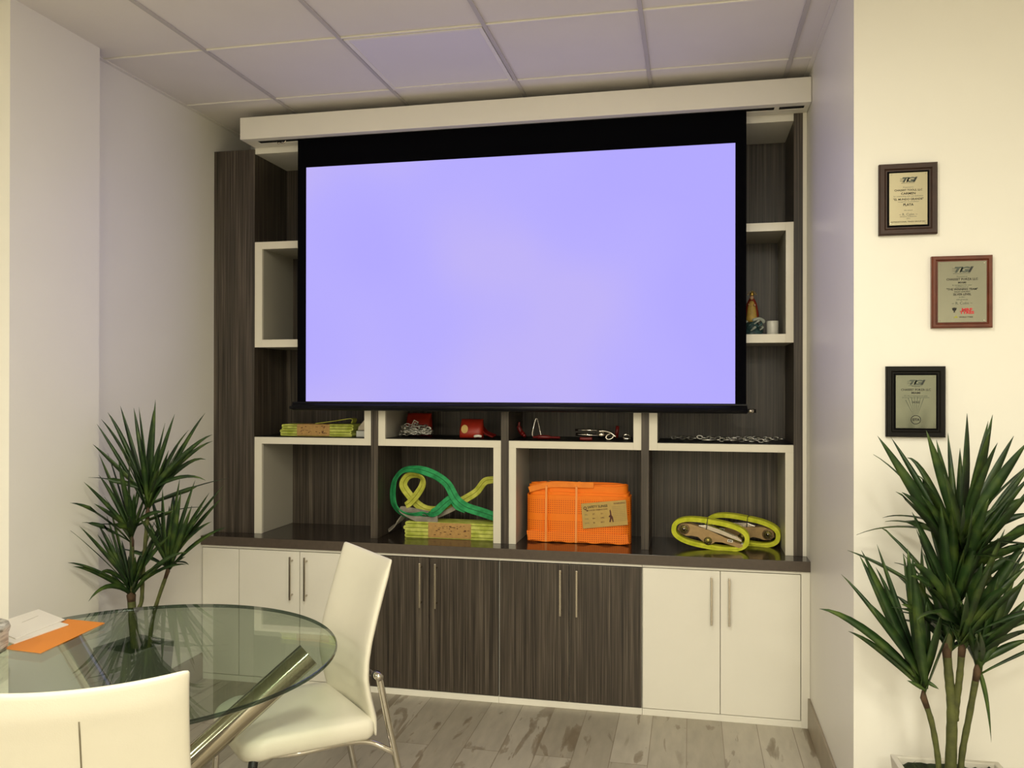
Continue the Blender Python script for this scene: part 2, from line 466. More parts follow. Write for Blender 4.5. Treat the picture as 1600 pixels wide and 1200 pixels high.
struct(MB().box(X0 - .1, X1 + .1, YN - .1, YN, 0, CEIL, M['wall']), 'wall_behind')
# tile skirting
struct(MB().box(XR - .011, XR, YR - .011, 3.965, 0, .137, M['skirting']), 'baseboard_right', bevel=.002)
struct(MB().box(XR - .011, X1, YR - .011, YR, 0, .137, M['skirting']), 'baseboard_front_right', bevel=.002)
struct(MB().box(XL, XL + .011, YP1, 3.96, 0, .137, M['skirting']), 'baseboard_left', bevel=.002)
struct(MB().box(XP, XP + .011, YP0 - .011, YP1 + .011, 0, .137, M['skirting']).box(X0, XP + .011, YP0 - .011, YP0, 0, .137, M['skirting']), 'baseboard_pillar', bevel=.002)
# suspended ceiling grid: 24 mm tee bars on a 0.61 m module
G, GX, GY = .6096, .4233, 3.1863
g = MB()
k = -7
while GX + k * G < X1:
    x = GX + k * G
    if x > X0:
        y1 = YB if XL < x < XR else (YR if x > XR else YP0)
        g.box(x - .0085, x + .0085, YN, y1, CEIL - .008, CEIL, M['grid_shaded'])  # long bars get a darker colour that stands in for their shade
    k += 1
k = -11
while GY + k * G < YB:
    y = GY + k * G
    if y > YN:
        a, b = (X0, X1) if y < YP0 else ((XP, X1) if y < YR else ((XP if y < YP1 else XL), XR))
        g.box(a, b, y - .005, y + .005, CEIL - .0065, CEIL, M['grid'])
    k += 1
# wall angle round the niche
g.box(XL, XL + .02, YP1, YB, CEIL - .006, CEIL, M['grid']); g.box(XR - .02, XR, YR, YB, CEIL - .006, CEIL, M['grid'])
struct(g, 'trim_1', bevel=.001)

# a switched-off square light panel in the ceiling above the screen
x, y = GX - 3 * G + .012, GY + .012
t = thing('ceiling_light', (x + .29, y + .29, CEIL), 'switched-off square ceiling light panel with smooth lilac-white diffuser', 'ceiling light')
w = G - .024
fr = MB()
for a in ((x, x + .018, y, y + w), (x + w - .018, x + w, y, y + w), (x + .018, x + w - .018, y, y + .018), (x + .018, x + w - .018, y + w - .018, y + w)):
    fr.box(*a, CEIL - .009, CEIL - .0005, M['grid'])
fr.build('frame', t, bevel=.0015)
MB().box(x + .018, x + w - .018, y + .018, y + w - .018, CEIL - .005, CEIL - .0005, M['diffuser']).build('diffuser', t)

# ------------------------------------------------------------------ base cabinets
YD = 3.965
ZC0, ZC1 = .706, .754
def handle(parent_door, x):
    h = MB()
    h.box(x - .005, x + .005, YD - .034, YD - .026, .447, .668, M['steel'])
    for z in (.47, .645): h.box(x - .004, x + .004, YD - .027, YD + .001, z - .004, z + .004, M['steel'])
    o = h.build('handle', None, bevel=.0015); o.parent = parent_door; o.location = (0, 0, 0); return o
def cabinet(x0, x1, doors, m, label):
    t = thing('base_cabinet', ((x0 + x1) / 2, YD + .2, 0), label, 'cabinet', 'row of base cabinets below the countertop')
    c = MB().box(x0, x1, YD + .02, YB - .003, .0005, ZC0, M['white'])
    c.box(x0, x1, YD + .0, YD + .02, 0, .030, M['white']); c.box(x0, x1, YD, YD + .02, .694, ZC0, M['white'])
    if doors == 'right':
        c.box(.489, x1, YD - .004, YD + .02, 0, ZC0, M['white'])
    c.build('carcass', t, bevel=.001)
    ds = doors if isinstance(doors, list) else [(x0 + .002, .1325, 1), (.1355, .486, -1)]
    for a, b, side in ds:
        d = MB().box(a, b, YD, YD + .019, .033, .690, m).build('door', t, bevel=.0015)
        if side: handle(d, b - .038 if side > 0 else a + .038)
    return t
cabinet(XL, -2.306, [(XL + .004, -2.307, 0)], M['white'], 'narrow white filler cabinet without handle against the left wall')
cabinet(-2.305, -1.621, [(-2.303, -1.964, 1), (-1.960, -1.623, -1)], M['white'], 'white two-door cabinet partly behind the cream chair back')
cabinet(-1.620, -.913, [(-1.618, -1.269, 1), (-1.266, -.915, -1)], M['wood'], 'dark zebra-grain two-door cabinet just right of the cream chair')
cabinet(-.912, -.222, [(-.908, -.569, 1), (-.566, -.225, -1)], M['wood'], 'dark zebra-grain two-door cabinet next to the right-hand white cabinet')
cabinet(-.221, XR - .001, 'right', M['white'], 'bright white two-door cabinet at the right end by the niche wall')
ct = MB().box(XL, XR, YC, YB, ZC0, ZC1, M['counter'])
ct.box(XL, XR, YC - .0015, YC, ZC0 + .0005, ZC1 - .0005, M['counter_edge'])
tag(ct.build('countertop', bevel=.0015), 'long dark brown glossy countertop running over all base cabinets', 'countertop')

# ------------------------------------------------------------------ shelving unit
D1, D2, D3 = (-1.6188, -1.5802), (-.9283, -.8889), (-.2332, -.1965)
XA, XB, XC_ = -2.281, .469, .509
ZT = 2.832
su = thing('shelving_unit', (-1.0, 4.27, ZC1), 'tall built-in zebra-grain shelving with zigzag white shelves above the countertop', 'shelving unit')
MB().box(XL, XC_, YB - .02, YB, ZC1, ZT, M['wood']).build('back_panel', su)
MB().box(XL, XA, YS - .006, YB - .02, ZC1, 2.807, M['wood']).build('side_column', su, bevel=.001)
MB().box(XB, XC_, YS - .006, YB - .02, ZC1, ZT, M['wood']).build('side_panel', su, bevel=.001)
tag(MB().box(XC_, XR - .001, YS - .006, YB - .02, ZC1, ZT, M['white']).build('side_panel', su, bevel=.001), 'white edge strip')
for a, b in (D1, D2, D3):
    MB().box(a, b, YS - .006, YB - .02, ZC1, ZT - .05, M['wood']).build('divider', su, bevel=.001)
tag(MB().box(XA, XB, YS, YB - .02, 2.782, ZT, M['white']).build('top_board', su, bevel=.001), 'white top board')
W = .0395
yb = YB - .021
def white_piece(name, boxes, tops=()):
    w_ = MB()
    for b in boxes:
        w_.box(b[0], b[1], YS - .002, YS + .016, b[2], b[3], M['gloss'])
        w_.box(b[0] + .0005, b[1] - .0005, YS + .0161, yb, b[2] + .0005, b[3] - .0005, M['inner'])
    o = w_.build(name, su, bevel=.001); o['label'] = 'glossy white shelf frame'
    if tops:
        for b in tops:
            s = MB().box(b[0], b[1], YS + .012, yb - .002, b[2] - .0005, b[2] + .003, M['blackshelf']).build('shelf_liner', None)
            s.parent = o; s.location = (0, 0, 0)
    return o
z0, z1 = 1.2335, 1.2695
up = 1.747
# lower zigzag frames
white_piece('shelf_frame', [(XA, XA + .043, ZC1, z1), (XA + .043, D1[0], z0, z1), (D1[0] - .038, D1[0], z1, up)], [(XA + .001, D1[0] - .039, z1)])
white_piece('shelf_frame', [(D1[1], D1[1] + .038, z0, up), (D1[1] + .038, D2[0], z0, z1), (D2[0] - .040, D2[0], ZC1, z0)], [(D1[1] + .039, D2[0] - .001, z1)])
white_piece('shelf_frame', [(D2[1], D2[1] + .037, ZC1, z0), (D2[1], D3[0] - .038, z0, z1), (D3[0] - .038, D3[0], z0, up)], [(D2[1] + .001, D3[0] - .039, z1)])
white_piece('shelf_frame', [(D3[1], D3[1] + .040, z0, up), (D3[1] + .040, XB, z0, z1), (XB - .037, XB, ZC1, z0)], [(D3[1] + .041, XB - .001, z1)])
# upper bracket frames
za, zb_ = 1.7475, 2.3105
white_piece('shelf_frame', [(XA, XA + .043, za, zb_), (XA + .043, D1[0], za, za + .041), (XA + .043, D1[0], zb_ - .039, zb_)])
white_piece('shelf_frame', [(XB - .035, XB, za, zb_), (D3[1], XB - .035, za, za + .041), (D3[1], XB - .035, zb_ - .039, zb_)])
for a, b in ((D1, D2), (D2, D3)):
    white_piece('shelf_frame', [(a[1], b[0], za, za + .041)])

# ------------------------------------------------------------------ projector screen
YQ = 3.985
KS = YQ / 3.90
def sx_(x): return x * KS
def sz_(z): return CH + (z - CH) * KS
ps = thing('projector_screen', (-.863, YQ, 1.417), 'wide pull-down projector screen showing a blank lilac picture', 'projector screen')
XS0, XS1 = -2.2777, XR - .002
h = MB()
yh0, yh1 = 3.92, YS - .008
zb, zt = 2.8135, 2.9265
ya, yb_ = YQ - .018, YQ + .024      # edges of the slot in the underside
h.box(XS0, XS1, yh0, ya, zb, zt, M['housing']); h.box(XS0, XS1, yb_, yh1, zb, zt, M['housing'])
h.box(XS0, XS1, ya, yb_, zt - .02, zt, M['housing'])
h.box(XS0, XS0 + .07, ya, yb_, zb, zt - .02, M['housing']); h.box(XS1 - .022, XS1, ya, yb_, zb, zt - .02, M['housing'])
h.box(sx_(.366), sx_(.386), ya, yb_, zb, zt - .02, M['housing'])
h.build('housing', ps, bevel=.0015)
MB().box(XS0 + .071, sx_(.366) - .001, ya + .001, yb_ - .001, zb + .002, zb + .06, M['slot']).build('slot', ps)  # near-black block plugs the slot to stand for the shade inside
MB().box(sx_(.386) + .001, XS1 - .023, ya + .001, yb_ - .001, zb + .002, zb + .06, M['slot']).build('slot', ps)
MB().box(sx_(-1.944), sx_(.245), YQ, YQ + .002, sz_(1.44), zb + .0015, M['black']).build('fabric', ps)
MB().box(sx_(-1.897), sx_(.1965), YQ - .0012, YQ - .0002, sz_(1.4645), sz_(2.6435), M['screen']).build('picture_area', ps)
MB().tube([(sx_(-1.965), YQ, sz_(1.438)), (sx_(.249), YQ, sz_(1.438))], .019, M['blackbar'], 16).box(sx_(-1.97), sx_(.248), YQ - .005, YQ + .008, sz_(1.44), sz_(1.462), M['blackbar']).build('weight_bar', ps)
MB().tube([(sx_(.249), YQ, sz_(1.432)), (sx_(.287), YQ, sz_(1.432))], .0085, M['blackbar'], 12).tube([(sx_(.252), YQ, sz_(1.432)), (sx_(.278), YQ, sz_(1.432))], .0092, M['steel'], 12).build('end_rod', ps)
MB().tube([(sx_(-1.985), YQ, sz_(1.432)), (sx_(-1.965), YQ, sz_(1.432))], .0085, M['blackbar'], 12).build('end_rod', ps)
# little hook of the case at the left end
p = atY(438, 221, YQ)
MB().tube(catmull([(p.x + .03, p.y, zb + .004), (p.x + .025, p.y, zb - .008), (p.x + .01, p.y, zb - .012), (p.x - .005, p.y, zb - .006), (p.x - .012, p.y, zb - .014), (p.x - .02, p.y, zb + .004)], 4), .0035, M['steel'], 8).build('hook', ps)

# ------------------------------------------------------------------ glass table
TC = Vector((-1.595, 2.16, 0)); TR = .585
tb = thing('dining_table', TC, 'round clear glass table with slanted steel tube base', 'table')
n = 96; ZG = .752; TH = .012
vs = []; prof = [(TR - .004, ZG - TH), (TR, ZG - TH + .003), (TR, ZG - .003), (TR - .004, ZG), ]
gm = MB()
for r_, z_ in prof:
    for k in range(n): vs.append((TC.x + r_ * math.cos(2 * PI * k / n), TC.y + r_ * math.sin(2 * PI * k / n), z_))
gm.add(vs, [], M['glass']); L = len(prof)
gm.f.append(list(range(n - 1, -1, -1))); gm.mi.append(gm.slot(M['glass'])); gm.sm.append(False)
gm.f.append([(L - 1) * n + k for k in range(n)]); gm.mi.append(gm.slot(M['glass'])); gm.sm.append(False)
for i in range(L - 1):
    for k in range(n):
        q = (k + 1) % n; gm.f.append([i * n + k, i * n + q, (i + 1) * n + q, (i + 1) * n + k])
        gm.mi.append(gm.slot(M['glassedge'])); gm.sm.append(True)
gm.build('glass_top', tb)
for k in range(3):
    a0, a1 = R(30 + 120 * k), R(30 + 120 * k - 160)
    rt0, rb0 = .50, .44
    A = Vector((TC.x + rt0 * math.cos(a0), TC.y + rt0 * math.sin(a0), ZG - TH))
    B = Vector((TC.x + rb0 * math.cos(a1), TC.y + rb0 * math.sin(a1), .0))
    d = (A - B).normalized(); e1 = d.cross(Vector((0, 0, 1))).normalized(); e2 = d.cross(e1)
    m_ = MB(); vs = []; N_ = 32; rr = .040
    for end in (B, A):
        for q in range(N_):
            an = 2 * PI * q / N_; o_ = e1 * math.cos(an) * rr + e2 * math.sin(an) * rr
            if end is B: vs.append(end + o_ - d * (o_.z / d.z) + Vector((0, 0, .003)))    # cut level on the floor
            else: vs.append(end + o_ - Vector((0, 0, rr * math.sqrt(1 - d.z ** 2) + .0012)))   # cut square, upper edge under the glass
    m_.add(vs, [(q, (q + 1) % N_, (q + 1) % N_ + N_, q + N_) for q in range(N_)], M['tube'], True)
    m_.add(vs, [tuple(range(N_))[::-1], tuple(range(N_, 2 * N_))], M['tube'], False)
    m_.build('leg', tb)

# ------------------------------------------------------------------ chairs
def interp(tab, s):
    for (a, *va), (b, *vb) in zip(tab, tab[1:]):
        if s <= b:
            t = (s - a) / (b - a); t = t * t * (3 - 2 * t) if False else t
            return [x + (y - x) * t for x, y in zip(va, vb)]
    return tab[-1][1:]
def make_chair(loc, yaw, label):
    t = thing('dining_chair', loc, label, 'chair', 'cream leather chairs at the glass table', local=True)
    t.rotation_euler = (0, 0, R(yaw - 90))
    # seat: rounded square cushion, front edge slightly raised
    def outline(sx, rad=.075, n=9):
        hx, hy = .218, .212; pts = []
        for cx, cy, a0, rd in ((hx, hy, 0, rad), (-hx, hy, 90, rad), (-hx, -hy, 180, .03), (hx, -hy, 270, .03)):
            for i in range(n):
                a = R(a0 + 90 * i / (n - 1)); X = (abs(cx) - rd) * (1 if cx > 0 else -1) + rd * math.cos(a); Y = (abs(cy) - rd) * (1 if cy > 0 else -1) + rd * math.sin(a)
                X *= 1 - .045 * (Y + .21) / .42
                pts.append((X * sx, Y * sx))
        return pts
    s = MB(); loops = [(.80, -.062), (.95, -.060), (.985, -.050), (1.0, -.03), (.998, -.012), (.975, 0), (.93, .006), (.7, .009), (.35, .008), (.02, .007)]
    vs = []
    for sc_, dz in loops:
        for X, Y in outline(sc_):
            vs.append((X, Y, .465 + .05 * Y + dz - .02 * max(0, (Y - .12)) / .09 * 1.0 + (-.03 * max(0, (Y - .05) / .16) ** 2 * 0)))
    n = len(outline(1)); fs = [(i * n + k, i * n + (k + 1) % n, (i + 1) * n + (k + 1) % n, (i + 1) * n + k) for i in range(len(loops) - 1) for k in range(n)]
    fs += [tuple(range(n))[::-1], tuple((len(loops) - 1) * n + k for k in range(n))]
    s.add(vs, fs, M['leather'], True).build('seat', t)
    # backrest: curved shell, S profile
    prof = [(.395, -.238, .203), (.45, -.232, .205), (.52, -.214, .206), (.58, -.203, .206), (.64, -.205, .205), (.70, -.216, .203), (.78, -.238, .200), (.86, -.262, .199), (.92, -.282, .199), (.958, -.294, .201)]
    NS, NT = 40, 16; front = []; back = []
    for i in range(NS + 1):
        z = .395 + (.958 - .395) * i / NS
        y_, w_ = interp(prof, z)
        th = .017 * min(1, .45 + 3 * min(i, NS - i) / NS * 2)
        for j in range(NT + 1):
            q = -1 + 2 * j / NT; edge = 1 - .55 * abs(q) ** 8
            cz = .012 * q * q * max(0, (z - .85) / .125)
            cy = y_ + .022 * q * q
            front.append((q * w_, cy + th * edge, z + cz)); back.append((q * w_, cy - th * edge, z + cz))
    b_ = MB(); W_ = NT + 1; F0 = len(front); fs = []
    for i in range(NS):
        for j in range(NT):
            a = i * W_ + j; fs.append((a, a + 1, a + 1 + W_, a + W_)); fs.append((F0 + a, F0 + a + W_, F0 + a + W_ + 1, F0 + a + 1))
        fs.append((i * W_, (i + 1) * W_, F0 + (i + 1) * W_, F0 + i * W_)); fs.append((i * W_ + NT, F0 + i * W_ + NT, F0 + (i + 1) * W_ + NT, (i + 1) * W_ + NT))
    for j in range(NT):
        fs.append((j, F0 + j, F0 + j + 1, j + 1)); a = NS * W_ + j; fs.append((a, a + 1, F0 + a + 1, F0 + a))
    b_.add(front + back, fs, M['leather'], True)
    bo = b_.build('backrest', t, subsurf=1)
    # stitched seam as a thin dark tube down the middle of the rear face
    sm = []
    for i in range(20):
        z = .41 + (.893 - .41) * i / 19; y_, w_ = interp(prof, z); sm.append((0, y_ - .0175, z))
    o = MB().tube(sm, .0016, M['seam'], 6).build('seam', None); o.parent = bo
    for sx in (-1, 1):
        X = .222 * sx
        # rear leg from the pin at the lumbar down to the floor
        l = MB().tube(catmull([(X, -.215, .605), (X, -.222, .57), (X, -.252, .43), (X * 1.0, -.290, .26), (X * 1.0, -.345, .0)], 6), .0115, M['chrome'], 14)
        l.build('leg', t)
        MB().tube([(.17 * sx, -.212, .600), (.238 * sx, -.212, .600)], .0125, M['chrome'], 14).tube([(.205 * sx, -.212, .600), (.211 * sx, -.212, .600)], .0155, M['blackplastic'], 14).build('pin', t)
        # front leg with its swept top
        l = MB().tube(catmull([(.15 * sx, .165, .412), (.178 * sx, .178, .402), (.196 * sx, .186, .370), (.202 * sx, .190, .30), (.206 * sx, .200, .0)], 6), .0115, M['chrome'], 14)
        l.build('leg', t)
        MB().tube(catmull([(.13 * sx, .15, .416), (.168 * sx, .172, .410), (.190 * sx, .184, .386)], 4), .0145, M['blackplastic'], 12).build('leg_sleeve', t)
        MB().tube(catmull([(.15 * sx, .165, .406), (.188 * sx, .05, .400), (.195 * sx, -.10, .398), (.200 * sx, -.19, .384), (X, -.245, .355), (X, -.272, .335)], 6), .0095, M['chrome'], 12).build('side_rail', t)
        MB().box(.12 * sx - .012, .12 * sx + .012, .06, .085, .385, .412, M['blackplastic']).build('bracket', t)
    MB().tube([(-.19, .05, .400), (.19, .05, .400)], .009, M['chrome'], 12).build('cross_rail', t)
    return t
make_chair((-1.300, 2.565, 0), 226.0, 'whole cream leather chair with chrome legs pushed under the table edge by the cabinets')
a = R(121.5); cp_ = atZ(298, 1047, .965)
make_chair((cp_.x - (-.272 * math.cos(a) + .201 * math.sin(a)), cp_.y - (-.272 * math.sin(a) - .201 * math.cos(a)), 0), 121.5, 'cream leather chair seen from behind at the bottom left corner, nearest the viewer')

# ------------------------------------------------------------------ papers on the table
zt_ = ZG
def sheet(corners, z, th, m, name, **k):
    c = [atZ(u, v, z) for u, v in corners]
    mb = MB(); n = len(c)
    mb.add([(p.x, p.y, z) for p in c] + [(p.x, p.y, z + th) for p in c], [tuple(range(n))[::-1], tuple(range(n, 2 * n))] + [(i, (i + 1) % n, (i + 1) % n + n, i + n) for i in range(n)], m)
    return mb
e = sheet([(164, 974), (64, 1021), (6, 1014), (106, 968)], zt_ + .0008, .0022, M['envelope'], 'envelope')
tag(e.build('envelope', bevel=.0006), 'orange envelope lying flat on the glass table under white mail', 'envelope')
e = sheet([(107, 977), (22, 1007), (-20, 996), (62, 966)], zt_ + .0034, .0040, M['paper'], 'booklet')
tag(e.build('booklet', bevel=.0006), 'white booklet sticking out between the orange envelope and top letter', 'booklet')
e = sheet([(101, 969), (24, 999), (-22, 980), (60, 953)], zt_ + .0078, .0030, M['paper'], 'letter')
lt = e.build('letter', bevel=.0006); tag(lt, 'white letter with a faint printed line on top of the mail pile', 'letter')
p0, p1 = atZ(36, 972, zt_ + .011), atZ(58, 963, zt_ + .011)
dx = (p1 - p0).normalized(); dy = Vector((0, 0, 1)).cross(dx)
T = Matrix(((dx.x, dy.x, 0, (p0.x + p1.x) / 2), (dx.y, dy.y, 0, (p0.y + p1.y) / 2), (0, 0, 1, zt_ + .0112), (0, 0, 0, 1)))
o = MB().box(-.04, .04, -.0008, .0008, 0, .0002, M['paperprint'])
o.v = [tuple(T @ Vector(v)) for v in o.v]; o = o.build('printed_line'); o.parent = lt
# marbled tissue box at the left edge
q = atZ(22, 1036, zt_); q2 = atZ(-50, 1042, zt_)
mb = MB(); cx, cy = q.x - .185, q.y + .03
vs = []; 
for z_, s_ in ((.001, .92), (.02, 1.0), (.05, .97), (.068, 1.03), (.084, 1.0), (.089, .9)):
    for k in range(24):
        an = 2 * PI * k / 24; rx = .095 * (abs(math.cos(an)) ** .5) * (1 if math.cos(an) > 0 else -1); ry = .075 * (abs(math.sin(an)) ** .5) * (1 if math.sin(an) > 0 else -1)
        wob = 1 + .02 * math.sin(5 * an + z_ * 90); vs.append((cx + rx * s_ * wob * math.cos(.3) - ry * s_ * math.sin(.3), cy + rx * s_ * math.sin(.3) + ry * s_ * wob * math.cos(.3), zt_ + z_))
fs = [(i * 24 + k, i * 24 + (k + 1) % 24, (i + 1) * 24 + (k + 1) % 24, (i + 1) * 24 + k) for i in range(5) for k in range(24)] + [tuple(range(24))[::-1], tuple(120 + k for k in range(24))]
mb.add(vs, fs, M['marble'], True)
tag(mb.build('tissue_box'), 'grey and white marbled box at the left edge of the glass table', 'box')

# ------------------------------------------------------------------ plants
rng = random.Random(7)
def leaf(mb, base, tip, arch, w, droop=0, fold=.35, n=9, twist=None):
    base, tip = Vector(base), Vector(tip); d = tip - base; Ln = d.length
    c1 = base + d * .35 + Vector((0, 0, arch * Ln)); c2 = base + d * .75 + Vector((0, 0, arch * Ln * .8))
    if droop: c2 = c2 + Vector((0, 0, droop * Ln))
    P = []
    for i in range(n + 1):
        t = i / n; u = 1 - t
        P.append(base * u ** 3 + c1 * 3 * u * u * t + c2 * 3 * u * t * t + tip * t ** 3)
    vs = []
    out = Vector((0, -1, 0)) if twist is None else Vector(twist)
    for i, p in enumerate(P):
        T = (P[min(i + 1, n)] - P[max(i - 1, 0)]).normalized()
        side = T.cross(out)
        side = side.normalized() if side.length > .15 else T.cross(Vector((1, 0, 0))).normalized()
        nrm = side.cross(T).normalized()
        t = i / n; ww = w * (.5 + .5 * min(1, t / .3)) * (1 if t < .45 else max(.02, 1 - ((t - .45) / .55) ** 1.6)) / 2
        vs += [p - side * ww + nrm * ww * fold, p - nrm * .0006, p + side * ww + nrm * ww * fold, p + nrm * .0006]
    fs = []
    for i in range(n):
        for k in range(4):
            q_ = (k + 1) % 4; fs.append((i * 4 + k, i * 4 + q_, (i + 1) * 4 + q_, (i + 1) * 4 + k))
    fs += [(3, 2, 1, 0), tuple(n * 4 + k for k in range(4))]
    mb.add(vs, fs, M['leaf'], True)
def head(plant, bu, bv, Y, tips, stemtop=.06, w=.026, extra=6, spread=.3, ymax=None, xmin=None, ext_len=.35):
    mb = MB(); B = atY(bu, bv, Y)
    for tp in tips:
        u, v = tp[0], tp[1]; dy = tp[2] if len(tp) > 2 else rng.uniform(-.16, .14); ar = tp[3] if len(tp) > 3 else rng.uniform(.02, .12)
        dr = tp[4] if len(tp) > 4 else 0; ww = (tp[5] if len(tp) > 5 else w * rng.uniform(.8, 1.15)) * .92
        Yt = Y + dy
        if ymax: Yt = min(Yt, ymax)
        tip = atY(u, v, Yt)
        if xmin: tip.x = max(tip.x, xmin)
        h0 = Vector((rng.uniform(-.008, .008), rng.uniform(-.008, .008), rng.uniform(0, stemtop)))
        an = rng.uniform(-.6, .6)
        leaf(mb, B + h0, tip, ar, ww, dr, twist=(math.sin(an), -math.cos(an), .25))
    for i in range(extra):
        az = rng.uniform(0, 2 * PI); el = rng.uniform(.25, 1.3); Ln = ext_len * rng.uniform(.55, 1.05)
        tip = B + Vector((math.cos(az) * math.cos(el), math.sin(az) * math.cos(el), math.sin(el))) * Ln
        if ymax: tip.y = min(tip.y, ymax)
        if xmin: tip.x = max(tip.x, xmin)
        leaf(mb, B + Vector((0, 0, rng.uniform(-.02, stemtop))), tip, rng.uniform(.02, .16), w * rng.uniform(.8, 1.1), twist=(math.cos(az), math.sin(az), .4))
    return mb.build('foliage', plant, fixn=False)
def stem(plant, pts, r0, r1, collar=True):
    P = catmull(pts, 6); L = len(P)
    rr = [r0 + (r1 - r0) * i / (L - 1) + .0006 * math.sin(i * 2.1) for i in range(L)]
    mb = MB().tube(P, rr, M['stem'], 12)
    if collar: mb.tube([P[-1] - (P[-1] - P[-3]).normalized() * .03, P[-1], P[-1] + Vector((0, 0, .02))], [r1 * 1.02, r1 * 1.18, r1 * .6], M['stemtop'], 12)
    return mb.build('stem', plant)
def planter(plant, cx, cy, top, hw, hb, rot, m, zt_):
    mb = MB(); a = R(rot); n = 4
    def ring(h, z): return [(cx + h * math.sqrt(2) * math.cos(a + PI / 4 + k * PI / 2), cy + h * math.sqrt(2) * math.sin(a + PI / 4 + k * PI / 2), z) for k in range(4)]
    rings = [ring(hb, .001), ring(hw, top), ring(hw - .018, top), ring(hw - .022, top - .03)]
    vs = sum(rings, []); fs = [(i * 4 + k, i * 4 + (k + 1) % 4, (i + 1) * 4 + (k + 1) % 4, (i + 1) * 4 + k) for i in range(3) for k in range(4)]
    fs += [(3, 2, 1, 0), (12, 13, 14, 15)]
    mb.add(vs, fs, m).build('pot', plant, bevel=.003)
    ms = MB(); NN = 22; H = (hw - .021)
    g0 = len(ms.v); vs = []; fs = []
    for i in range(NN):
        for j in range(NN):
            X = -H + 2 * H * i / (NN - 1); Y = -H + 2 * H * j / (NN - 1)
            vs.append((cx + X * math.cos(a) - Y * math.sin(a), cy + X * math.sin(a) + Y * math.cos(a), top - .016 + rng.uniform(-.008, .010)))
    for i in range(NN - 1):
        for j in range(NN - 1): fs.append((i * NN + j, (i + 1) * NN + j, (i + 1) * NN + j + 1, i * NN + j + 1))
    ms.add(vs, fs, M['moss'], True)
    for i in range(260):
        X, Y = rng.uniform(-H, H), rng.uniform(-H, H); px_, py_ = cx + X * math.cos(a) - Y * math.sin(a), cy + X * math.sin(a) + Y * math.cos(a)
        ax = rng.uniform(0, 2 * PI); q_ = Vector((math.cos(ax) * .012, math.sin(ax) * .012, rng.uniform(.004, .014)))
        b0 = Vector((px_, py_, top - .016)); s_ = Vector((-q_.y, q_.x, 0)) * .12
        ms.add([b0 - s_, b0 + s_, b0 + q_], [(0, 1, 2)], M['moss'])
    ms.build('moss', plant, fixn=False)

# left plant, in the corner behind the table
YL = 3.12
lp = thing('potted_dracaena', (-2.27, YL, 0), 'tall dracaena plant in dark grey pot in the left corner behind the glass table', 'potted plant')
planter(lp, -2.30, YL, .45, .112, .082, -14, M['pot'], .45)
b = atY(213, 1012, YL)
stem(lp, [(b.x, YL, .42), atY(208, 975, YL), atY(205, 930, YL)], .019, .016)
stem(lp, [atY(213, 955, YL), atY(221, 940, YL + .01), atY(223, 900, YL + .01), atY(227, 850, YL + .01), atY(231, 800, YL + .01)], .0085, .008)
stem(lp, [(atY(228, 1000, YL).x, YL + .02, .42), atY(240, 960, YL + .02), atY(262, 893, YL + .03)], .009, .0075)
stem(lp, [atY(206, 945, YL), atY(207, 890, YL), atY(206, 845, YL)], .010, .008)
XM = XP + .012
# leaves left of the pillar edge reach forward of the pillar face
def PT(u, v, f=0): # depth offset that keeps a tip at u in front of the pillar face
    d = ray(u, v); yy = (XP + .02) * d.y / d.x
    return (u, v, min(f, yy - YL - .01))
head(lp, 231, 796, YL + .01, [(243, 624, -.02, .02), (273, 647, -.03, .02), (258, 661, -.1, .0), (321, 645, .02, .0, .06), (295, 672, .0), (332, 679, -.08, .03, .07), (333, 689, -.02, .05, .06), (322, 718, .05, .1, .14), (322, 751, -.1, .12, .05), PT(217, 636, -.04), PT(209, 637), PT(188, 634), PT(168, 644, -.05), PT(158, 655), PT(151, 662), PT(145, 694), (240, 640, .1, .02), (300, 700, -.12, .06), (250, 690, -.1, .02), (200, 680, -.12, .04)], .09, .022, 16, ymax=3.5, xmin=XM)
head(lp, 206, 842, YL, [PT(168, 708), PT(155, 710), (185, 718, -.15, .02), (203, 712, -.1, .02), PT(131, 753), PT(154, 742), PT(147, 787), (258, 801, -.02, .14, .03), (222, 740, .05, .0), PT(190, 745)], .05, .023, 13, ymax=3.5, xmin=XM)
head(lp, 205, 932, YL, [PT(172, 793), PT(152, 818), PT(152, 835), PT(124, 822), PT(110, 829), PT(106, 879), PT(114, 885), (151, 899, -.22, .25), PT(138, 940, -.2)[:3] + (.36,), (205, 838, -.15, .0), (267, 835, -.05, .06), (292, 863, -.12, .14), (253, 831, .05, .08), (292, 882, -.02, .16), (182, 850, -.1, .03), (222, 860, .06, .03)], .05, .023, 12, ymax=3.5, xmin=XM)
head(lp, 263, 891, YL + .03, [(254, 763, -.05, .02, 0, .03), (281, 747, .0, .0), (283, 768, -.1, .0, 0, .03), (305, 750, .02, .02), (327, 770, -.03, .03, 0, .028), (349, 759, -.05, .04, 0, .027), (348, 777, .02, .05), (331, 815, -.08, .1), (354, 824, .0, .12), (242, 795, .0, .03, 0, .012), (290, 870, .0, .1, 0, .01), (318, 800, -.12, .05), (268, 790, .1, .0), (300, 790, -.12, .0)], .05, .024, 12, ymax=3.55, xmin=XM)

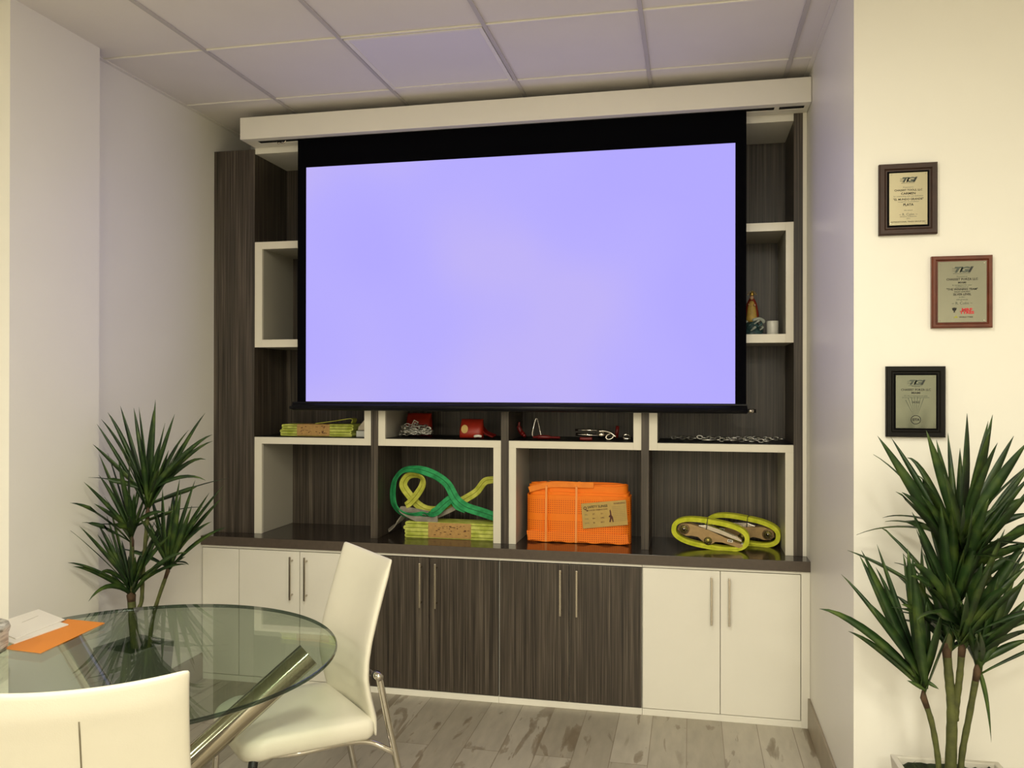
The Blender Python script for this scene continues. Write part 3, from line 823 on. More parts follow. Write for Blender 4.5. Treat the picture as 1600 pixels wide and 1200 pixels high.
# right plant, before the plaque wall
YT = 2.62
rp = thing('potted_dracaena', (.765, YT, 0), 'large dracaena plant in pale square pot before the plaque wall at right', 'potted plant')
pc = atY(1484, 1196, YT)
planter(rp, .765, YT + .01, .405, .155, .115, 2, M['potwhite'], .405)
stem(rp, [(pc.x - .03, YT, .38), atY(1466, 1190, YT), atY(1456, 1130, YT), atY(1443, 1090, YT)], .0085, .008)
stem(rp, [(pc.x, YT, .38), atY(1487, 1150, YT), atY(1487, 1100, YT), atY(1483, 1060, YT), atY(1479, 1015, YT)], .0165, .0115)
stem(rp, [atY(1492, 1125, YT), atY(1494, 1100, YT - .004), atY(1499, 1060, YT - .01), atY(1503, 1014, YT - .01)], .0105, .0092)
stem(rp, [(pc.x + .03, YT + .01, .38), atY(1503, 1180, YT + .01), atY(1514, 1120, YT + .01), atY(1527, 1048, YT + .01)], .0092, .009)
stem(rp, [atY(1480, 1020, YT), atY(1487, 960, YT + .01), atY(1499, 880, YT + .01)], .012, .010, False)
head(rp, 1490, 955, YT + .01, [(1425, 800, -.1, .03, 0, .03), (1450, 810, .08, .02, 0, .03), (1470, 790, -.12, .0, 0, .034), (1530, 830, -.1, .02, 0, .03), (1560, 840, .05, .04), (1600, 862, -.05, .08, 0, .03), (1585, 905, .08, .1)], .06, .027, 10, ymax=2.9, ext_len=.36)
stem(rp, [atY(1545, 1020, YT + .1), atY(1546, 960, YT + .1), atY(1546, 880, YT + .1)], .006, .005, False)
YM = 2.90
head(rp, 1499, 900, YT + .01, [(1371, 681, -.1, .04, 0, .034), (1392, 683, .1, .03, 0, .022), (1417, 715, .08, .1, .16, .022), (1447, 672, -.08, .01, 0, .034), (1463, 687, -.02, .02, 0, .03), (1481, 676, .1, .01, 0, .022), (1511, 646, -.02, .0, 0, .034), (1551, 648, -.05, .02, 0, .036), (1544, 658, .05, .02), (1584, 681, .06, .03, 0, .03), (1606, 690, -.1, .05, 0, .034), (1409, 769, -.18, .06, 0, .034), (1434, 771, -.02, .05), (1418, 737, .08, .03), (1440, 774, -.15, .02, 0, .03), (1612, 725, .1, .05), (1612, 742, -.02, .06), (1614, 765, -.12, .06, 0, .034), (1612, 775, .05, .05), (1505, 789, -.25, .0, 0, .03), (1519, 793, -.22, .0, 0, .026), (1545, 779, -.2, .02, 0, .03), (1475, 740, -.16, .02, 0, .038), (1500, 700, .05, .0), (1614, 802, -.02, .1), (1614, 828, -.08, .1), (1618, 850, -.15, .12, 0, .03), (1455, 800, -.1, .0)], .12, .027, 22, ymax=YM, ext_len=.46)
head(rp, 1503, 1010, YT - .01, [(1423, 881, -.12, .16, .04, .034), (1442, 863, .05, .02, 0, .03), (1437, 845, .12, .05, 0, .02), (1510, 926, -.17, .0, 0, .040), (1570, 827, -.1, .04, 0, .03), (1606, 843, -.05, .06, 0, .034), (1606, 884, .0, .08), (1608, 905, -.1, .1), (1572, 917, -.14, .1, 0, .03), (1480, 900, -.1, .0, 0, .034), (1535, 880, -.15, .02, 0, .036), (1608, 872, .1, .06), (1550, 930, -.1, .08), (1525, 900, .05, .0, 0, .034), (1490, 910, .0, .0, 0, .034)], .06, .028, 16, ymax=YM, ext_len=.36)
head(rp, 1481, 1018, YT + .01, [(1428, 900, .02, .02), (1400, 930, .1, .05), (1450, 880, -.05, .0, 0, .034), (1470, 870, .08, .0), (1440, 960, .1, .05), (1495, 920, .1, .0)], .05, .028, 3, ymax=YM, ext_len=.3)
head(rp, 1530, 1042, YT + .01, [(1606, 958, -.1, .08, 0, .034), (1606, 935, .0, .06, 0, .03), (1608, 985, -.12, .12, 0, .034), (1604, 900, .06, .03), (1549, 1160, .0, .12, .3, .014), (1592, 880, .0, .02), (1560, 900, -.1, .0, 0, .03), (1540, 930, -.05, .0), (1608, 1000, .02, .1), (1575, 930, .05, .03)], .05, .027, 14, ymax=YM, ext_len=.34)
head(rp, 1443, 1080, YT, [(1346, 860, -.05, .02, 0, .032), (1343, 868, .05, .03), (1370, 850, .06, .01, 0, .02), (1368, 886, .0, .06, .04, .02), (1314, 897, .08, .05, .02, .018), (1280, 951, -.06, .1, .05, .028), (1325, 986, .02, .09, .02, .02), (1360, 943, -.1, .02, 0, .032), (1418, 857, -.03, .0, 0, .034), (1411, 864, .08, .0), (1425, 868, -.12, .0, 0, .032), (1440, 850, .05, .0, 0, .022), (1473, 950, -.08, .03, 0, .036), (1432, 960, -.12, .0, 0, .03), (1448, 940, .0, .0), (1417, 1063, -.03, .05, 0, .012), (1467, 1077, -.03, .05, 0, .012)], .05, .03, 2, ymax=YM, ext_len=.25)

# ------------------------------------------------------------------ wall plaques
def plaque(name, x0, x1, z0, z1, fw, plate_m, frame_m, back_m, label, lines, tilt=0):
    cx, cz = (x0 + x1) / 2, (z0 + z1) / 2
    t = thing(name, (cx, YR, z0), label, 'plaque', 'award plaques on the right wall')
    f = MB(); y1 = YR - .001; y0 = YR - .019
    Rm = Matrix.Translation((cx, 0, cz)) @ Matrix.Rotation(R(tilt), 4, 'Y') @ Matrix.Translation((-cx, 0, -cz))
    rings = [(0, y1), (0, y0 + .004), (.004, y0), (fw * .62, y0), (fw * .8, y0 + .005), (fw, y0 + .005)]
    vs = []
    for ins, y_ in rings: vs += [(x0 + ins, y_, z0 + ins), (x1 - ins, y_, z0 + ins), (x1 - ins, y_, z1 - ins), (x0 + ins, y_, z1 - ins)]
    fs = [(i * 4 + k, i * 4 + (k + 1) % 4, (i + 1) * 4 + (k + 1) % 4, (i + 1) * 4 + k) for i in range(len(rings) - 1) for k in range(4)]
    f.add(vs, fs + [(3, 2, 1, 0)], frame_m)
    f.v = [tuple(Rm @ Vector(v)) for v in f.v]
    f.build('frame', t)
    i = fw
    b = MB().box(x0 + i - .001, x1 - i + .001, y0 + .004, y1 - .002, z0 + i - .001, z1 - i + .001, back_m); b.v = [tuple(Rm @ Vector(v)) for v in b.v]; b.build('backing', t)
    pi_ = i + .005 if back_m is M['blackmat'] else i
    p = MB().box(x0 + pi_, x1 - pi_, y0 + .0022, y0 + .0038, z0 + pi_, z1 - pi_, plate_m); p.v = [tuple(Rm @ Vector(v)) for v in p.v]; pl = p.build('plate', t)
    yt = y0 + .0018
    def TT(x, z, ): return Rm @ Matrix(((1, 0, 0, x), (0, 0, -1, yt), (0, 1, 0, z), (0, 0, 0, 1)))
    w, h = x1 - x0 - 2 * pi_, z1 - z0 - 2 * pi_
    tx = MB()
    for (txt, fx, fz, size, m, bold, sx) in lines:
        tx.text(txt, size, m, TT(cx + fx * w, z0 + pi_ + fz * h), bold, sx)
    o = tx.build('engraved_text', None, fixn=False); o.parent = pl
    # striped slanted three-letter emblem
    lg = MB(); ly, lh = z0 + pi_ + .86 * h, .085 * h; lw = .30 * w
    for txt, fx, m in (('T', -.30, M['logogrey']), ('G', .06, M['logogrey']), ('I', .36, M['logodark'])):
        lg.text(txt, lh * 1.45, m, TT(cx + fx * lw * 1.35, ly), .05, 1.5, shear=.35)
    T_ = TT(cx - .11 * lw, ly)
    lg.add([T_ @ Vector(q) for q in ((-.003, -lh * .5, 0), (.001, -lh * .5, 0), (.008, lh * .5, 0), (.004, lh * .5, 0))], [(0, 1, 2, 3)], M['logodark'])
    for q in range(3):
        T_ = TT(cx - .5 * lw, ly + (-.3 + .28 * q) * lh)
        lg.add([T_ @ Vector(v) for v in ((-.008, 0, 0), (.006, 0, 0), (.007, .0012, 0), (-.007, .0012, 0))], [(0, 1, 2, 3)], M['logogrey'])
    T_ = TT(cx, ly - lh * .72); lg.add([T_ @ Vector(v) for v in ((-lw * .62, 0, 0), (lw * .55, 0, 0), (lw * .55, .0012, 0), (-lw * .62, .0012, 0))], [(0, 1, 2, 3)], M['logogrey'])
    o = lg.build('emblem', None, fixn=False); o.parent = pl
    for a in (.05, .95):
        for b_ in (.03, .97):
            c_ = Rm @ Vector((x0 + pi_ + a * w, y0 + .0018, z0 + pi_ + b_ * h)); o = MB().sphere(c_, .0017, M['chrome'], 8, 4).build('corner_screw', None); o.parent = pl
    return pl, TT, w, h, cx, pi_
PD, PG = M['printdark'], M['logogrey']
plaque('award_plaque', .603, .780, 2.038, 2.270, .026, M['champagne'], M['darkwood'], M['blackmat'], 'topmost dark walnut award plaque with champagne plate reading PLATA',
       [('Presented to', 0, .72, .006, PG, 0, 1), ('CHASSIST TOOLS, LLC', 0, .665, .0085, PD, .02, 1), ('CARMEN', 0, .60, .010, PD, .02, 1.1), ('for outstanding sales and dedication', 0, .55, .0062, PG, 0, 1),
        ('"EL MUNDO GRANDE"', 0, .49, .009, PD, .02, 1), ('recognition to excellence', 0, .445, .0062, PG, 0, 1), ('PLATA', 0, .385, .0105, PD, .03, 1), ('this award', 0, .28, .006, PG, 0, 1),
        ('~ R. Colm ~', 0, .20, .011, PG, 0, 1), ('Director of Business', 0, .16, .006, PG, 0, 1), ('2011', 0, .12, .006, PG, 0, 1), ('INTERNATIONAL TRADE GROUP INC', 0, .06, .0062, PD, .01, 1)], tilt=0)
pl, TT, w, h, cx, pi_ = plaque('award_plaque', .762, .942, 1.732, 1.964, .0185, M['silver'], M['redwood'], M['redwood'], 'middle reddish mahogany award plaque whose silver plate has a red mark',
       [('Presented to', 0, .75, .006, PG, 0, 1), ('CHASSIST FORZA LLC', 0, .705, .0095, PD, .02, 1), ('MIAMI', 0, .65, .008, PD, .02, 1.1), ('In recognition for your', 0, .61, .0062, PG, 0, 1), ('contribution to', 0, .58, .0062, PG, 0, 1),
        ('"THE WINNING TEAM"', 0, .54, .009, PD, .02, 1), ('SALES LEADERS', 0, .50, .0068, PD, 0, 1), ('SILVER LEVEL', 0, .455, .0092, PD, .02, 1), ('in 2011', 0, .41, .006, PG, 0, 1), ('with gratitude', 0, .37, .006, PG, 0, 1),
        ('~ R. Colm ~', 0, .31, .012, PG, 0, 1), ('MRF', .10, .20, .013, M['printred'], .05, 1.3), ('TYRES', .10, .155, .012, M['printred'], .05, 1.25), ('WORLD TYRES', .08, .08, .006, PD, .01, 1)])
g_ = MB()
for ring_r, dz in ((.006, 0), ): pass
T_ = TT(cx - .16 * w, 1.732 + pi_ + .205 * h)
pts = [(0, .007), (.007, .005), (.005, -.002), (.0015, -.004), (.0015, -.008), (.004, -.009), (-.004, -.009), (-.0015, -.008), (-.0015, -.004), (-.005, -.002), (-.007, .005)]
g_.add([T_ @ Vector((x, z, 0)) for x, z in pts], [tuple(range(len(pts)))], M['printdark'])
T_ = TT(cx - .14 * w, 1.732 + pi_ + .085 * h)
g_.add([T_ @ Vector((x, z, 0)) for x, z in ((-.006, -.003), (.008, -.003), (.003, .005))], [(0, 1, 2)], M['yellowgreen'])
o = g_.build('trophy_mark', None, fixn=False); o.parent = pl
pl, TT, w, h, cx, pi_ = plaque('award_plaque', .625, .804, 1.379, 1.609, .024, M['pewter'], M['blackwood'], M['blackmat'], 'lowest black award plaque with a round seal and fan of rays on its plate',
       [('Presented', 0, .79, .006, PG, 0, 1), ('CHASSIST FORZA LLC', 0, .725, .0092, PD, .02, 1), ('MIAMI', 0, .665, .009, PD, .02, 1.1), ('for the achievement in sales', 0, .61, .0062, PG, 0, 1), ('in recognition of your dedication', 0, .58, .0062, PG, 0, 1), ('GOLD', 0, .49, .009, PD, .02, 1)])
s_ = MB()
sx_, sz_ = cx, 1.379 + pi_ + .16 * h
n = 28
for r0, r1 in ((.0135, .0155),):
    T_ = TT(sx_, sz_); v = [T_ @ Vector((r * math.cos(2 * PI * k / n), r * math.sin(2 * PI * k / n) * .95, 0)) for r in (r0, r1) for k in range(n)]
    s_.add(v, [(k, (k + 1) % n, n + (k + 1) % n, n + k) for k in range(n)], PD)
s_.text('SITA', .011, PD, TT(sx_, sz_), .03)
for k in range(7):
    a = R(122 - 9 * k); a2 = a - R(1.3)
    T_ = TT(sx_, sz_)
    s_.add([T_ @ Vector((math.cos(q) * r * .8, math.sin(q) * r, 0)) for q, r in ((a, .017), (a2, .017), (a2, .075), (a, .075))], [(0, 1, 2, 3)], PG)
o = s_.build('round_seal', None, fixn=False); o.parent = pl

# ------------------------------------------------------------------ folded slings with labels
def stadium(cx, cz, hl, r, n=8):     # closed flattened loop in x,z
    pts = []
    for i in range(n + 1): a = -PI / 2 + PI * i / n; pts.append((cx + hl + r * math.cos(a), cz + r * math.sin(a)))
    for i in range(n + 1): a = PI / 2 + PI * i / n; pts.append((cx - hl + r * math.cos(a), cz + r * math.sin(a)))
    return pts
def bundle(x0, x1, yf, zbase, height, depth, layers, m, label, lx0, lx1, marks, skew=0):
    t = thing('folded_sling', ((x0 + x1) / 2, yf + depth / 2, zbase), label, 'lifting sling', 'folded webbing slings with tan labels')
    lh = height / layers; b = MB()
    for i in range(layers):
        z = zbase + lh * (i + .5); j = rng.uniform(-.006, .006)
        for rr in (lh * .46, lh * .2):
            P = [(x, yf + depth / 2 + skew * (x - x0), zz + .0015 * math.sin(x * 40 + i)) for x, zz in stadium((x0 + x1) / 2 + j, z, (x1 - x0) / 2 - lh * .5, rr)]
            b.ribbon(P, Vector((0, 1, 0)), depth, lh * .26, m, closed=True)
    b.build('webbing', t, bevel=.0015)
    l = MB().box(lx0, lx1, yf - .003, yf + depth * .9, zbase + .001, zbase + height + .002, M['tan'])
    lo = l.build('label_wrap', t, bevel=.003); tag(lo, 'tan label wrap')
    k = MB()
    for i in range(marks):
        x = lx0 + (lx1 - lx0) * (.06 + .86 * rng.random()); z = zbase + height * (.15 + .7 * rng.random()); ww = rng.uniform(.003, .014); hh = rng.uniform(.0015, .004)
        k.box(x, min(x + ww, lx1 - .003), yf - .0042, yf - .003, z, z + hh, M['print'])
    o = k.build('label_print', None); o.parent = lo
    return t
ZS = z1 + .003
yf = 4.17
a, b = atY(439, 672, yf), atY(550, 672, yf)
bundle(a.x, b.x, yf, ZS, .062, .12, 4, M['yellow'], 'folded yellow-green sling with tan label on the shelf at left under the screen', atY(464, 660, yf).x, atY(515, 660, yf).x, 26)
# loose tail lying on the first sling
q0, q1 = atY(490, 655, yf), atY(546, 655, yf)
tl = MB().ribbon(catmull([(q0.x, yf + .05, ZS + .066), ((q0.x + q1.x) / 2, yf + .05, ZS + .080), (q1.x, yf + .05, ZS + .094), (q1.x + .002, yf + .05, ZS + .070)], 6), Vector((0, 1, 0)), .06, .004, M['dullyellow'])
last = [o for o in bpy.data.objects if o.name.startswith('folded_sling')][-1]
tl.build('loose_tail', last)
yf2 = 4.15
a, b = atY(632, 838, yf2), atY(779, 838, yf2)
b.x = min(b.x, D2[0] - .043)
bundle(a.x, b.x, yf2, ZC1 + .001, .078, .13, 4, M['yellow'], 'folded yellow-green sling with tan label lying under the looped green sling', atY(669, 825, yf2).x, atY(736, 825, yf2).x, 34)

# looped slings
def strip(name, label, cat, pts, w, t_, m, tails=()):
    t = thing(name, (pts[0][0], pts[0][1], ZC1), label, cat)
    P = catmull([p[:3] for p in pts], 7)
    # interpolate width dirs
    n = len(pts); wd = []
    for i in range(n - 1):
        for q in range(7): wd.append(Vector(pts[i][3]).lerp(Vector(pts[i + 1][3]), q / 7))
    wd.append(Vector(pts[-1][3]))
    wb = MB().ribbon(P, wd, w, t_, m, False).build('webbing', t, bevel=.001)
    st = MB().ribbon(P, wd, w * .07, t_ * 1.12, M['stitch_green'] if m is M['green'] else M['stitch_yellow']).build('stitch_line', None); st.parent = wb
    for (tp, tw, tt, tm, tn) in tails:
        P = catmull([p[:3] for p in tp], 6); wd = []
        for i in range(len(tp) - 1):
            for q in range(6): wd.append(Vector(tp[i][3]).lerp(Vector(tp[i + 1][3]), q / 6))
        wd.append(Vector(tp[-1][3]))
        tag(MB().ribbon(P, wd, tw, tt, tm).build(tn, t, bevel=.001), 'grey sleeve end' if tm is M['grey'] else None)
    return t
def S(u, v, Y, d): p = atY(u, v, Y); return (min(p.x, D2[0] - .046), p.y, max(p.z, ZC1 + .012), d)
F = (.1, 1, .1)      # width runs into the shelf: band seen on edge
def V_(x, y, z): return (x, y, z)
green = [S(781, 809, 4.20, (.25, .1, 1)), S(755, 801, 4.20, (.25, .1, 1)), S(728, 792, 4.19, (.3, .1, 1)), S(712, 779, 4.19, (.7, .3, .7)), S(700, 758, 4.19, (.8, .7, .4)), S(686, 746, 4.19, (.5, .7, .7)), S(667, 737, 4.19, (.3, .6, .9)), S(648, 733, 4.19, (0, .8, .7)), S(630, 735, 4.19, (-.4, .9, .4)), S(618, 748, 4.19, (-.7, .8, 0)), S(614, 765, 4.19, (-.8, .6, 0)), S(615, 785, 4.18, (-.8, .6, -.2)), S(624, 799, 4.17, (-.4, .7, -.5)), S(640, 806, 4.165, (.1, .7, -.7)), S(660, 805, 4.165, (.2, .5, -.8)), S(680, 800, 4.17, (-.3, .3, .9)), S(693, 789, 4.19, (-.4, .3, .9)), S(706, 780, 4.20, (-.4, .3, .9)), S(716, 790, 4.205, (.3, .3, .9)), S(728, 795, 4.205, (.3, .1, 1))]
gsl = strip('looped_sling', 'bright green webbing sling in a big loop with grey sleeved ends', 'lifting sling', green, .046, .006, M['green'],
      tails=[([S(684, 811, 4.16, (.05, .3, 1)), S(660, 812, 4.16, (.05, .3, 1)), S(642, 806, 4.16, (-.1, .4, 1)), S(627, 796, 4.165, (-.2, .5, .8)), S(640, 797, 4.17, (0, .7, .7)), S(680, 804, 4.175, (0, .8, .5))], .032, .005, M['grey'], 'sleeve_loop'),
             ([S(631, 806, 4.20, (.6, .3, .6)), S(620, 818, 4.19, (.6, .3, .6)), S(607, 829, 4.18, (.6, .3, .6))], .034, .006, M['grey'], 'sleeve_end'),
             ([S(684, 806, 4.205, (-.3, .3, .9)), S(700, 799, 4.21, (-.4, .3, .9)), S(712, 793, 4.215, (-.4, .3, .9))], .024, .005, M['grey'], 'sleeve_end')])
yel = [S(782, 749, 4.26, (.1, .8, .6)), S(768, 750, 4.26, (.1, .6, .8)), S(757, 753, 4.255, (-.6, .4, .7)), S(745, 768, 4.25, (-.6, .3, .7)), S(730, 778, 4.245, (-.5, .3, .8)), S(715, 786, 4.24, (-.5, .3, .8)), S(700, 795, 4.235, (-.4, .4, .8)), S(672, 797, 4.22, (.5, .3, .7)), S(655, 790, 4.215, (.7, .3, .6)), S(640, 774, 4.21, (.7, .3, .6)), S(630, 758, 4.21, (.9, .4, .1)), S(636, 745, 4.21, (.4, .6, -.7)), S(648, 742, 4.205, (0, .7, -.7)), S(659, 747, 4.20, (-.7, .7, -.2)), S(660, 758, 4.195, (-.9, .4, .1)), S(652, 772, 4.19, (-.8, .3, .5)), S(641, 785, 4.19, (-.7, .4, .5)), S(634, 790, 4.185, (-.4, .6, .6))]
strip('looped_sling', 'pale yellow webbing sling curled inside and behind the green loop', 'lifting sling', yel, .042, .006, M['dullyellow'])

# big orange sling roll
yo = 4.165
xo0, xo1 = atY(821, 840, yo).x, atY(985, 845, yo).x
og = thing('sling_roll', ((xo0 + xo1) / 2, yo + .1, ZC1), 'thick bundle of bright orange webbing tied with clear straps and gold label', 'lifting sling')
ob = MB()
hgt = [(.004, .235), (.012, .250), (.020, .286), (.029, .292), (.038, .292), (.046, .288)]
for i, (ins, hh) in enumerate(hgt):
    P = []
    hl = (xo1 - xo0) / 2; cx = (xo0 + xo1) / 2; cy = yo + .07
    ties = [atY(uu, 800, yo).x for uu in (853, 900)]
    for k in range(160):
        a = 2 * PI * k / 160; ex = (abs(math.cos(a)) ** .35) * (1 if math.cos(a) > 0 else -1); ey = (abs(math.sin(a)) ** .55) * (1 if math.sin(a) > 0 else -1)
        X = cx + (hl - ins) * ex * (1 + (0 if i > 1 or ex > 0 else -.02 * i)); Y = cy + (.07 - ins) * ey
        pin = sum(math.exp(-((X - tx_) / .011) ** 2) for tx_ in ties)
        if Y < cy: Y += .007 * pin + .0015 * math.sin(X * 60 + i)
        P.append((X, Y, ZC1 + .003 + hh / 2 + (.0025 * math.sin(3 * a + i)) - .004 * pin))
    ob.ribbon(P, Vector((0, 0, 1)), hh, .008, M['orange'], closed=True)
ob.build('webbing', og, bevel=.002)
# a folded flap on top left and lower lip
fl = MB()
P = [(xo0 + .016 + i * .03, yo + .012, ZC1 + .262 + .03 * math.sin(min(1, i / 5) * PI / 2)) for i in range(12)]
fl.ribbon(P, Vector((0, .1, 1)), .03, .007, M['orange_plain'])
P = [(xo0 + .01 + i * (xo1 - xo0 - .02) / 40, yo - .002 + .0035 * sum(math.exp(-((xo0 + .01 + i * (xo1 - xo0 - .02) / 40 - tx_) / .012) ** 2) for tx_ in ties), ZC1 + .031 + .004 * math.sin(i * .65)) for i in range(41)]
fl.ribbon(P, Vector((0, .1, 1)), .05, .006, M['orange'])
fl.build('outer_fold', og, bevel=.002)
for u in (853, 900):
    X = atY(u, 800, yo).x
    MB().ribbon([(X, yo - .004, ZC1 + .003), (X + .001, yo - .004, ZC1 + .14), (X + .002, yo + .001, ZC1 + .283), (X + .002, yo + .03, ZC1 + .299), (X + .002, yo + .12, ZC1 + .297), (X, yo + .148, ZC1 + .2), (X, yo + .149, ZC1 + .003)], Vector((1, 0, 0)), .010, .002, M['tie']).build('tie_strap', og)
# label
c = [atY(908, 787, yo - .009), atY(978, 781, yo - .009), atY(981, 820, yo - .009), atY(911, 826, yo - .009)]
lb = MB(); lb.add([(p.x, yo - .010, p.z) for p in c] + [(p.x, yo - .0085, p.z) for p in c], [(0, 1, 2, 3), (7, 6, 5, 4), (0, 4, 5, 1), (1, 5, 6, 2), (2, 6, 7, 3), (3, 7, 4, 0)], M['tan2'])
lo = lb.build('label', og)
ex = (c[1] - c[0]); ez = (c[0] - c[3]); lw_, lh_ = ex.length, ez.length; ex.normalize(); ez.normalize()
O_ = c[3]
def LT(fx, fz): p = O_ + ex * fx * lw_ + ez * fz * lh_; return Matrix(((ex.x, ez.x, 0, p.x), (0, 0, -1, yo - .0105), (ex.z, ez.z, 0, p.z), (0, 0, 0, 1)))
tx = MB()
tx.text('Q', .022, M['print'], LT(.08, .80), .03); tx.text('&', .012, M['print'], LT(.125, .70), .03)
tx.text('SAFETY SLINGS', .0165, M['printdark'], LT(.36, .83), .02, .9); tx.text('POLYESTER WEBBING SLING', .0085, M['print'], LT(.35, .70), .02, .95)
for j, (p_, q_, r_) in enumerate((('WLL', '2T', '5:1'), ('TYPE', 'EN', '1492'), ('DATE', '06', '2011'))):
    tx.text(p_, .0085, M['printgrey'], LT(.10, .54 - .17 * j), .02); tx.text(q_, .0095, M['print'], LT(.26, .54 - .17 * j), .02); tx.text(r_, .010, M['print'], LT(.45, .54 - .17 * j), .02)
tx.text('WARNING', .012, M['print'], LT(.85, .89), .02)
for j in range(9): tx.text('READ BEFORE USE EACH DAY', .0055, M['printgrey'], LT(.83, .76 - .07 * j), 0, .9)
o = tx.build('label_print', None, fixn=False); o.parent = lo
mk = MB()
pts = [(-.010, -.032), (-.004, -.010), (-.012, -.006), (-.003, .004), (-.004, .024), (.000, .030), (.003, .018), (.004, .002), (.010, -.010), (.012, -.034), (.007, -.034), (.003, -.016), (-.003, -.034)]
T_ = LT(.64, .44); mk.add([T_ @ Vector((x, z, 0)) for x, z in pts], [tuple(range(len(pts)))], M['print'])
o = mk.build('hanging_figure_mark', None, fixn=False); o.parent = lo

# ------------------------------------------------------------------ ratchet straps
def ratchet(origin, rot_y, rot_z, flip, label):
    t = thing('ratchet_strap', origin, label, 'ratchet strap', 'coiled lime ratchet straps')
    T = Matrix.Translation(origin) @ Matrix.Rotation(R(rot_z), 4, 'Z') @ Matrix.Rotation(R(rot_y), 4, 'Y')
    def tr(mb): mb.v = [tuple(T @ Vector(v)) for v in mb.v]; return mb
    Lh, H = .185, .072
    def egg(ins):
        pts = []
        for k in range(56):
            a = 2 * PI * k / 56; cx_, sz_ = math.cos(a), math.sin(a)
            X = (Lh - ins) * (abs(cx_) ** .72) * (1 if cx_ > 0 else -1); Z = (H - ins) * (abs(sz_) ** .8) * (1 if sz_ > 0 else -1)
            pts.append((X, 0, Z + H))
        return pts
    w = MB()
    for i, ins in enumerate((.002, .0056, .0092, .0128, .0164, .0200)):
        w.ribbon([(x, y + .0008 * ((i * 7) % 3), z) for x, y, z in egg(ins)], Vector((0, 1, 0)), .055 - .002 * ((i * 5) % 3), .0034, M['lime'], closed=True)
    tr(w).build('webbing', t, bevel=.0006)
    s = -1 if flip else 1
    pl = MB(); y0 = -.026
    body = [(-.155, .070), (-.150, .092), (-.130, .104), (-.095, .106), (-.055, .100), (-.010, .092), (.05, .075), (.12, .055), (.155, .050), (.160, .038), (.150, .030), (.06, .044), (.03, .040), (.012, .026), (-.012, .022), (-.03, .034), (-.055, .050), (-.085, .050), (-.11, .046), (-.14, .052)]
    body = [(x * s, z) for x, z in body]
    for yy in (y0, .020): pl.prism(body, yy, yy + .003, M['zincplate'])
    tr(pl).build('side_plates', t, bevel=.0008)
    hd = MB()
    hd.prism([(x * s, z) for x, z in ((-.06, .104), (-.02, .112), (.05, .100), (.13, .078), (.15, .068), (.15, .060), (.04, .082), (-.04, .096))], -.018, .016, M['steel'])
    hd.tube([(.155 * s, -.024, .045), (.155 * s, .02, .045)], .009, M['greyplastic'], 12)
    tr(hd).build('handle', t, bevel=.001)
    hb = MB()
    for x, z, r_, m_ in ((-.125, .078, .027, M['zincplate']), (-.125, .078, .019, M['brass']), (-.005, .040, .019, M['brass'])):
        if x == -.005:
            hb.tube([(-.125 * s, y0 - .009, .078), (-.125 * s, .026, .078)], .008, M['steel'], 12)
            tr(hb).build('ratchet_wheel', t); hb = MB()
        dd = .003 if r_ > .02 else .006
        hb.tube([(x * s, y0 - dd, z), (x * s, .024, z)], r_, m_, 22)
        for q in range(9):
            a = 2 * PI * q / 9; hb.sphere((x * s + math.cos(a) * r_ * .72, y0 - dd - .0005, z + math.sin(a) * r_ * .72), .0022, M['steel'], 6, 4)
    tr(hb).build('pivot_hub', t)
    st = MB().box(min(.085 * s, .110 * s), max(.085 * s, .110 * s), y0 - .0012, y0 - .0002, .052, .064, M['stickerwhite'])
    for a in (.089, .098): st.box(min(a * s, (a + .006) * s), max(a * s, (a + .006) * s), y0 - .0016, y0 - .0012, .055, .061, M['printdark'])
    tr(st).build('sticker', t)
    tr(MB().ribbon([(-.02 * s, -.030, .093), (-.02 * s, -.031, .144), (-.02 * s, 0, .147), (-.02 * s, .03, .143)], Vector((1, 0, 0)), .003, .0015, M['blackplastic'])).build('cable_tie', t)
    return t
c = atY(1107, 862, 4.17)
ratchet((c.x, 4.17, ZC1 + .002), 7, -6, False, 'coiled lime ratchet strap lying in front, its ratchet facing the viewer')
c = atY(1158, 856, 4.32)
ratchet((c.x, 4.32, ZC1 + .002), 7, -14, True, 'coiled lime ratchet strap half hidden behind the front one')

# ------------------------------------------------------------------ dark shelf clutter
def torus_link(mb, c, ax, ay, L_, W_, r, m):
    c, ax, ay = Vector(c), Vector(ax).normalized(), Vector(ay).normalized(); P = []
    for k in range(12):
        a = 2 * PI * k / 12; P.append(c + ax * math.cos(a) * L_ + ay * math.sin(a) * W_)
    mb.tube(P, r, m, 6, closed=True)
def chain(path, mb, step=.021, r=.0032, jit=.4):
    P = catmull(path, 10); acc = 0; last = P[0]; i = 0
    for p in P[1:]:
        if (p - last).length >= step:
            d = (p - last).normalized(); side = d.cross(Vector((0, 0, 1))).normalized() if i % 2 else Vector((rng.uniform(-jit, jit), rng.uniform(-jit, jit), 1))
            torus_link(mb, (p + last) / 2, d, side - d * side.dot(d), step * .66, step * .38, r, M['zinc']); last = p; i += 1
yc = 4.15
c0 = atY(645, 675, yc)
path = []
for k in range(38):
    a = k * 1.9; rr_ = .04 + .055 * rng.random(); hh = max(0, 1 - rr_ / .1) * .085
    path.append((c0.x + math.cos(a) * rr_ * 1.45, yc + .05 + math.sin(a) * rr_ * .5, ZS + .010 + hh * rng.random() + (.0007 * k if rr_ < .07 else .004)))
cm = MB(); chain(path, cm, .020)
tag(cm.build('chain'), 'silver chain heaped in front of the red packet below the screen', 'chain')
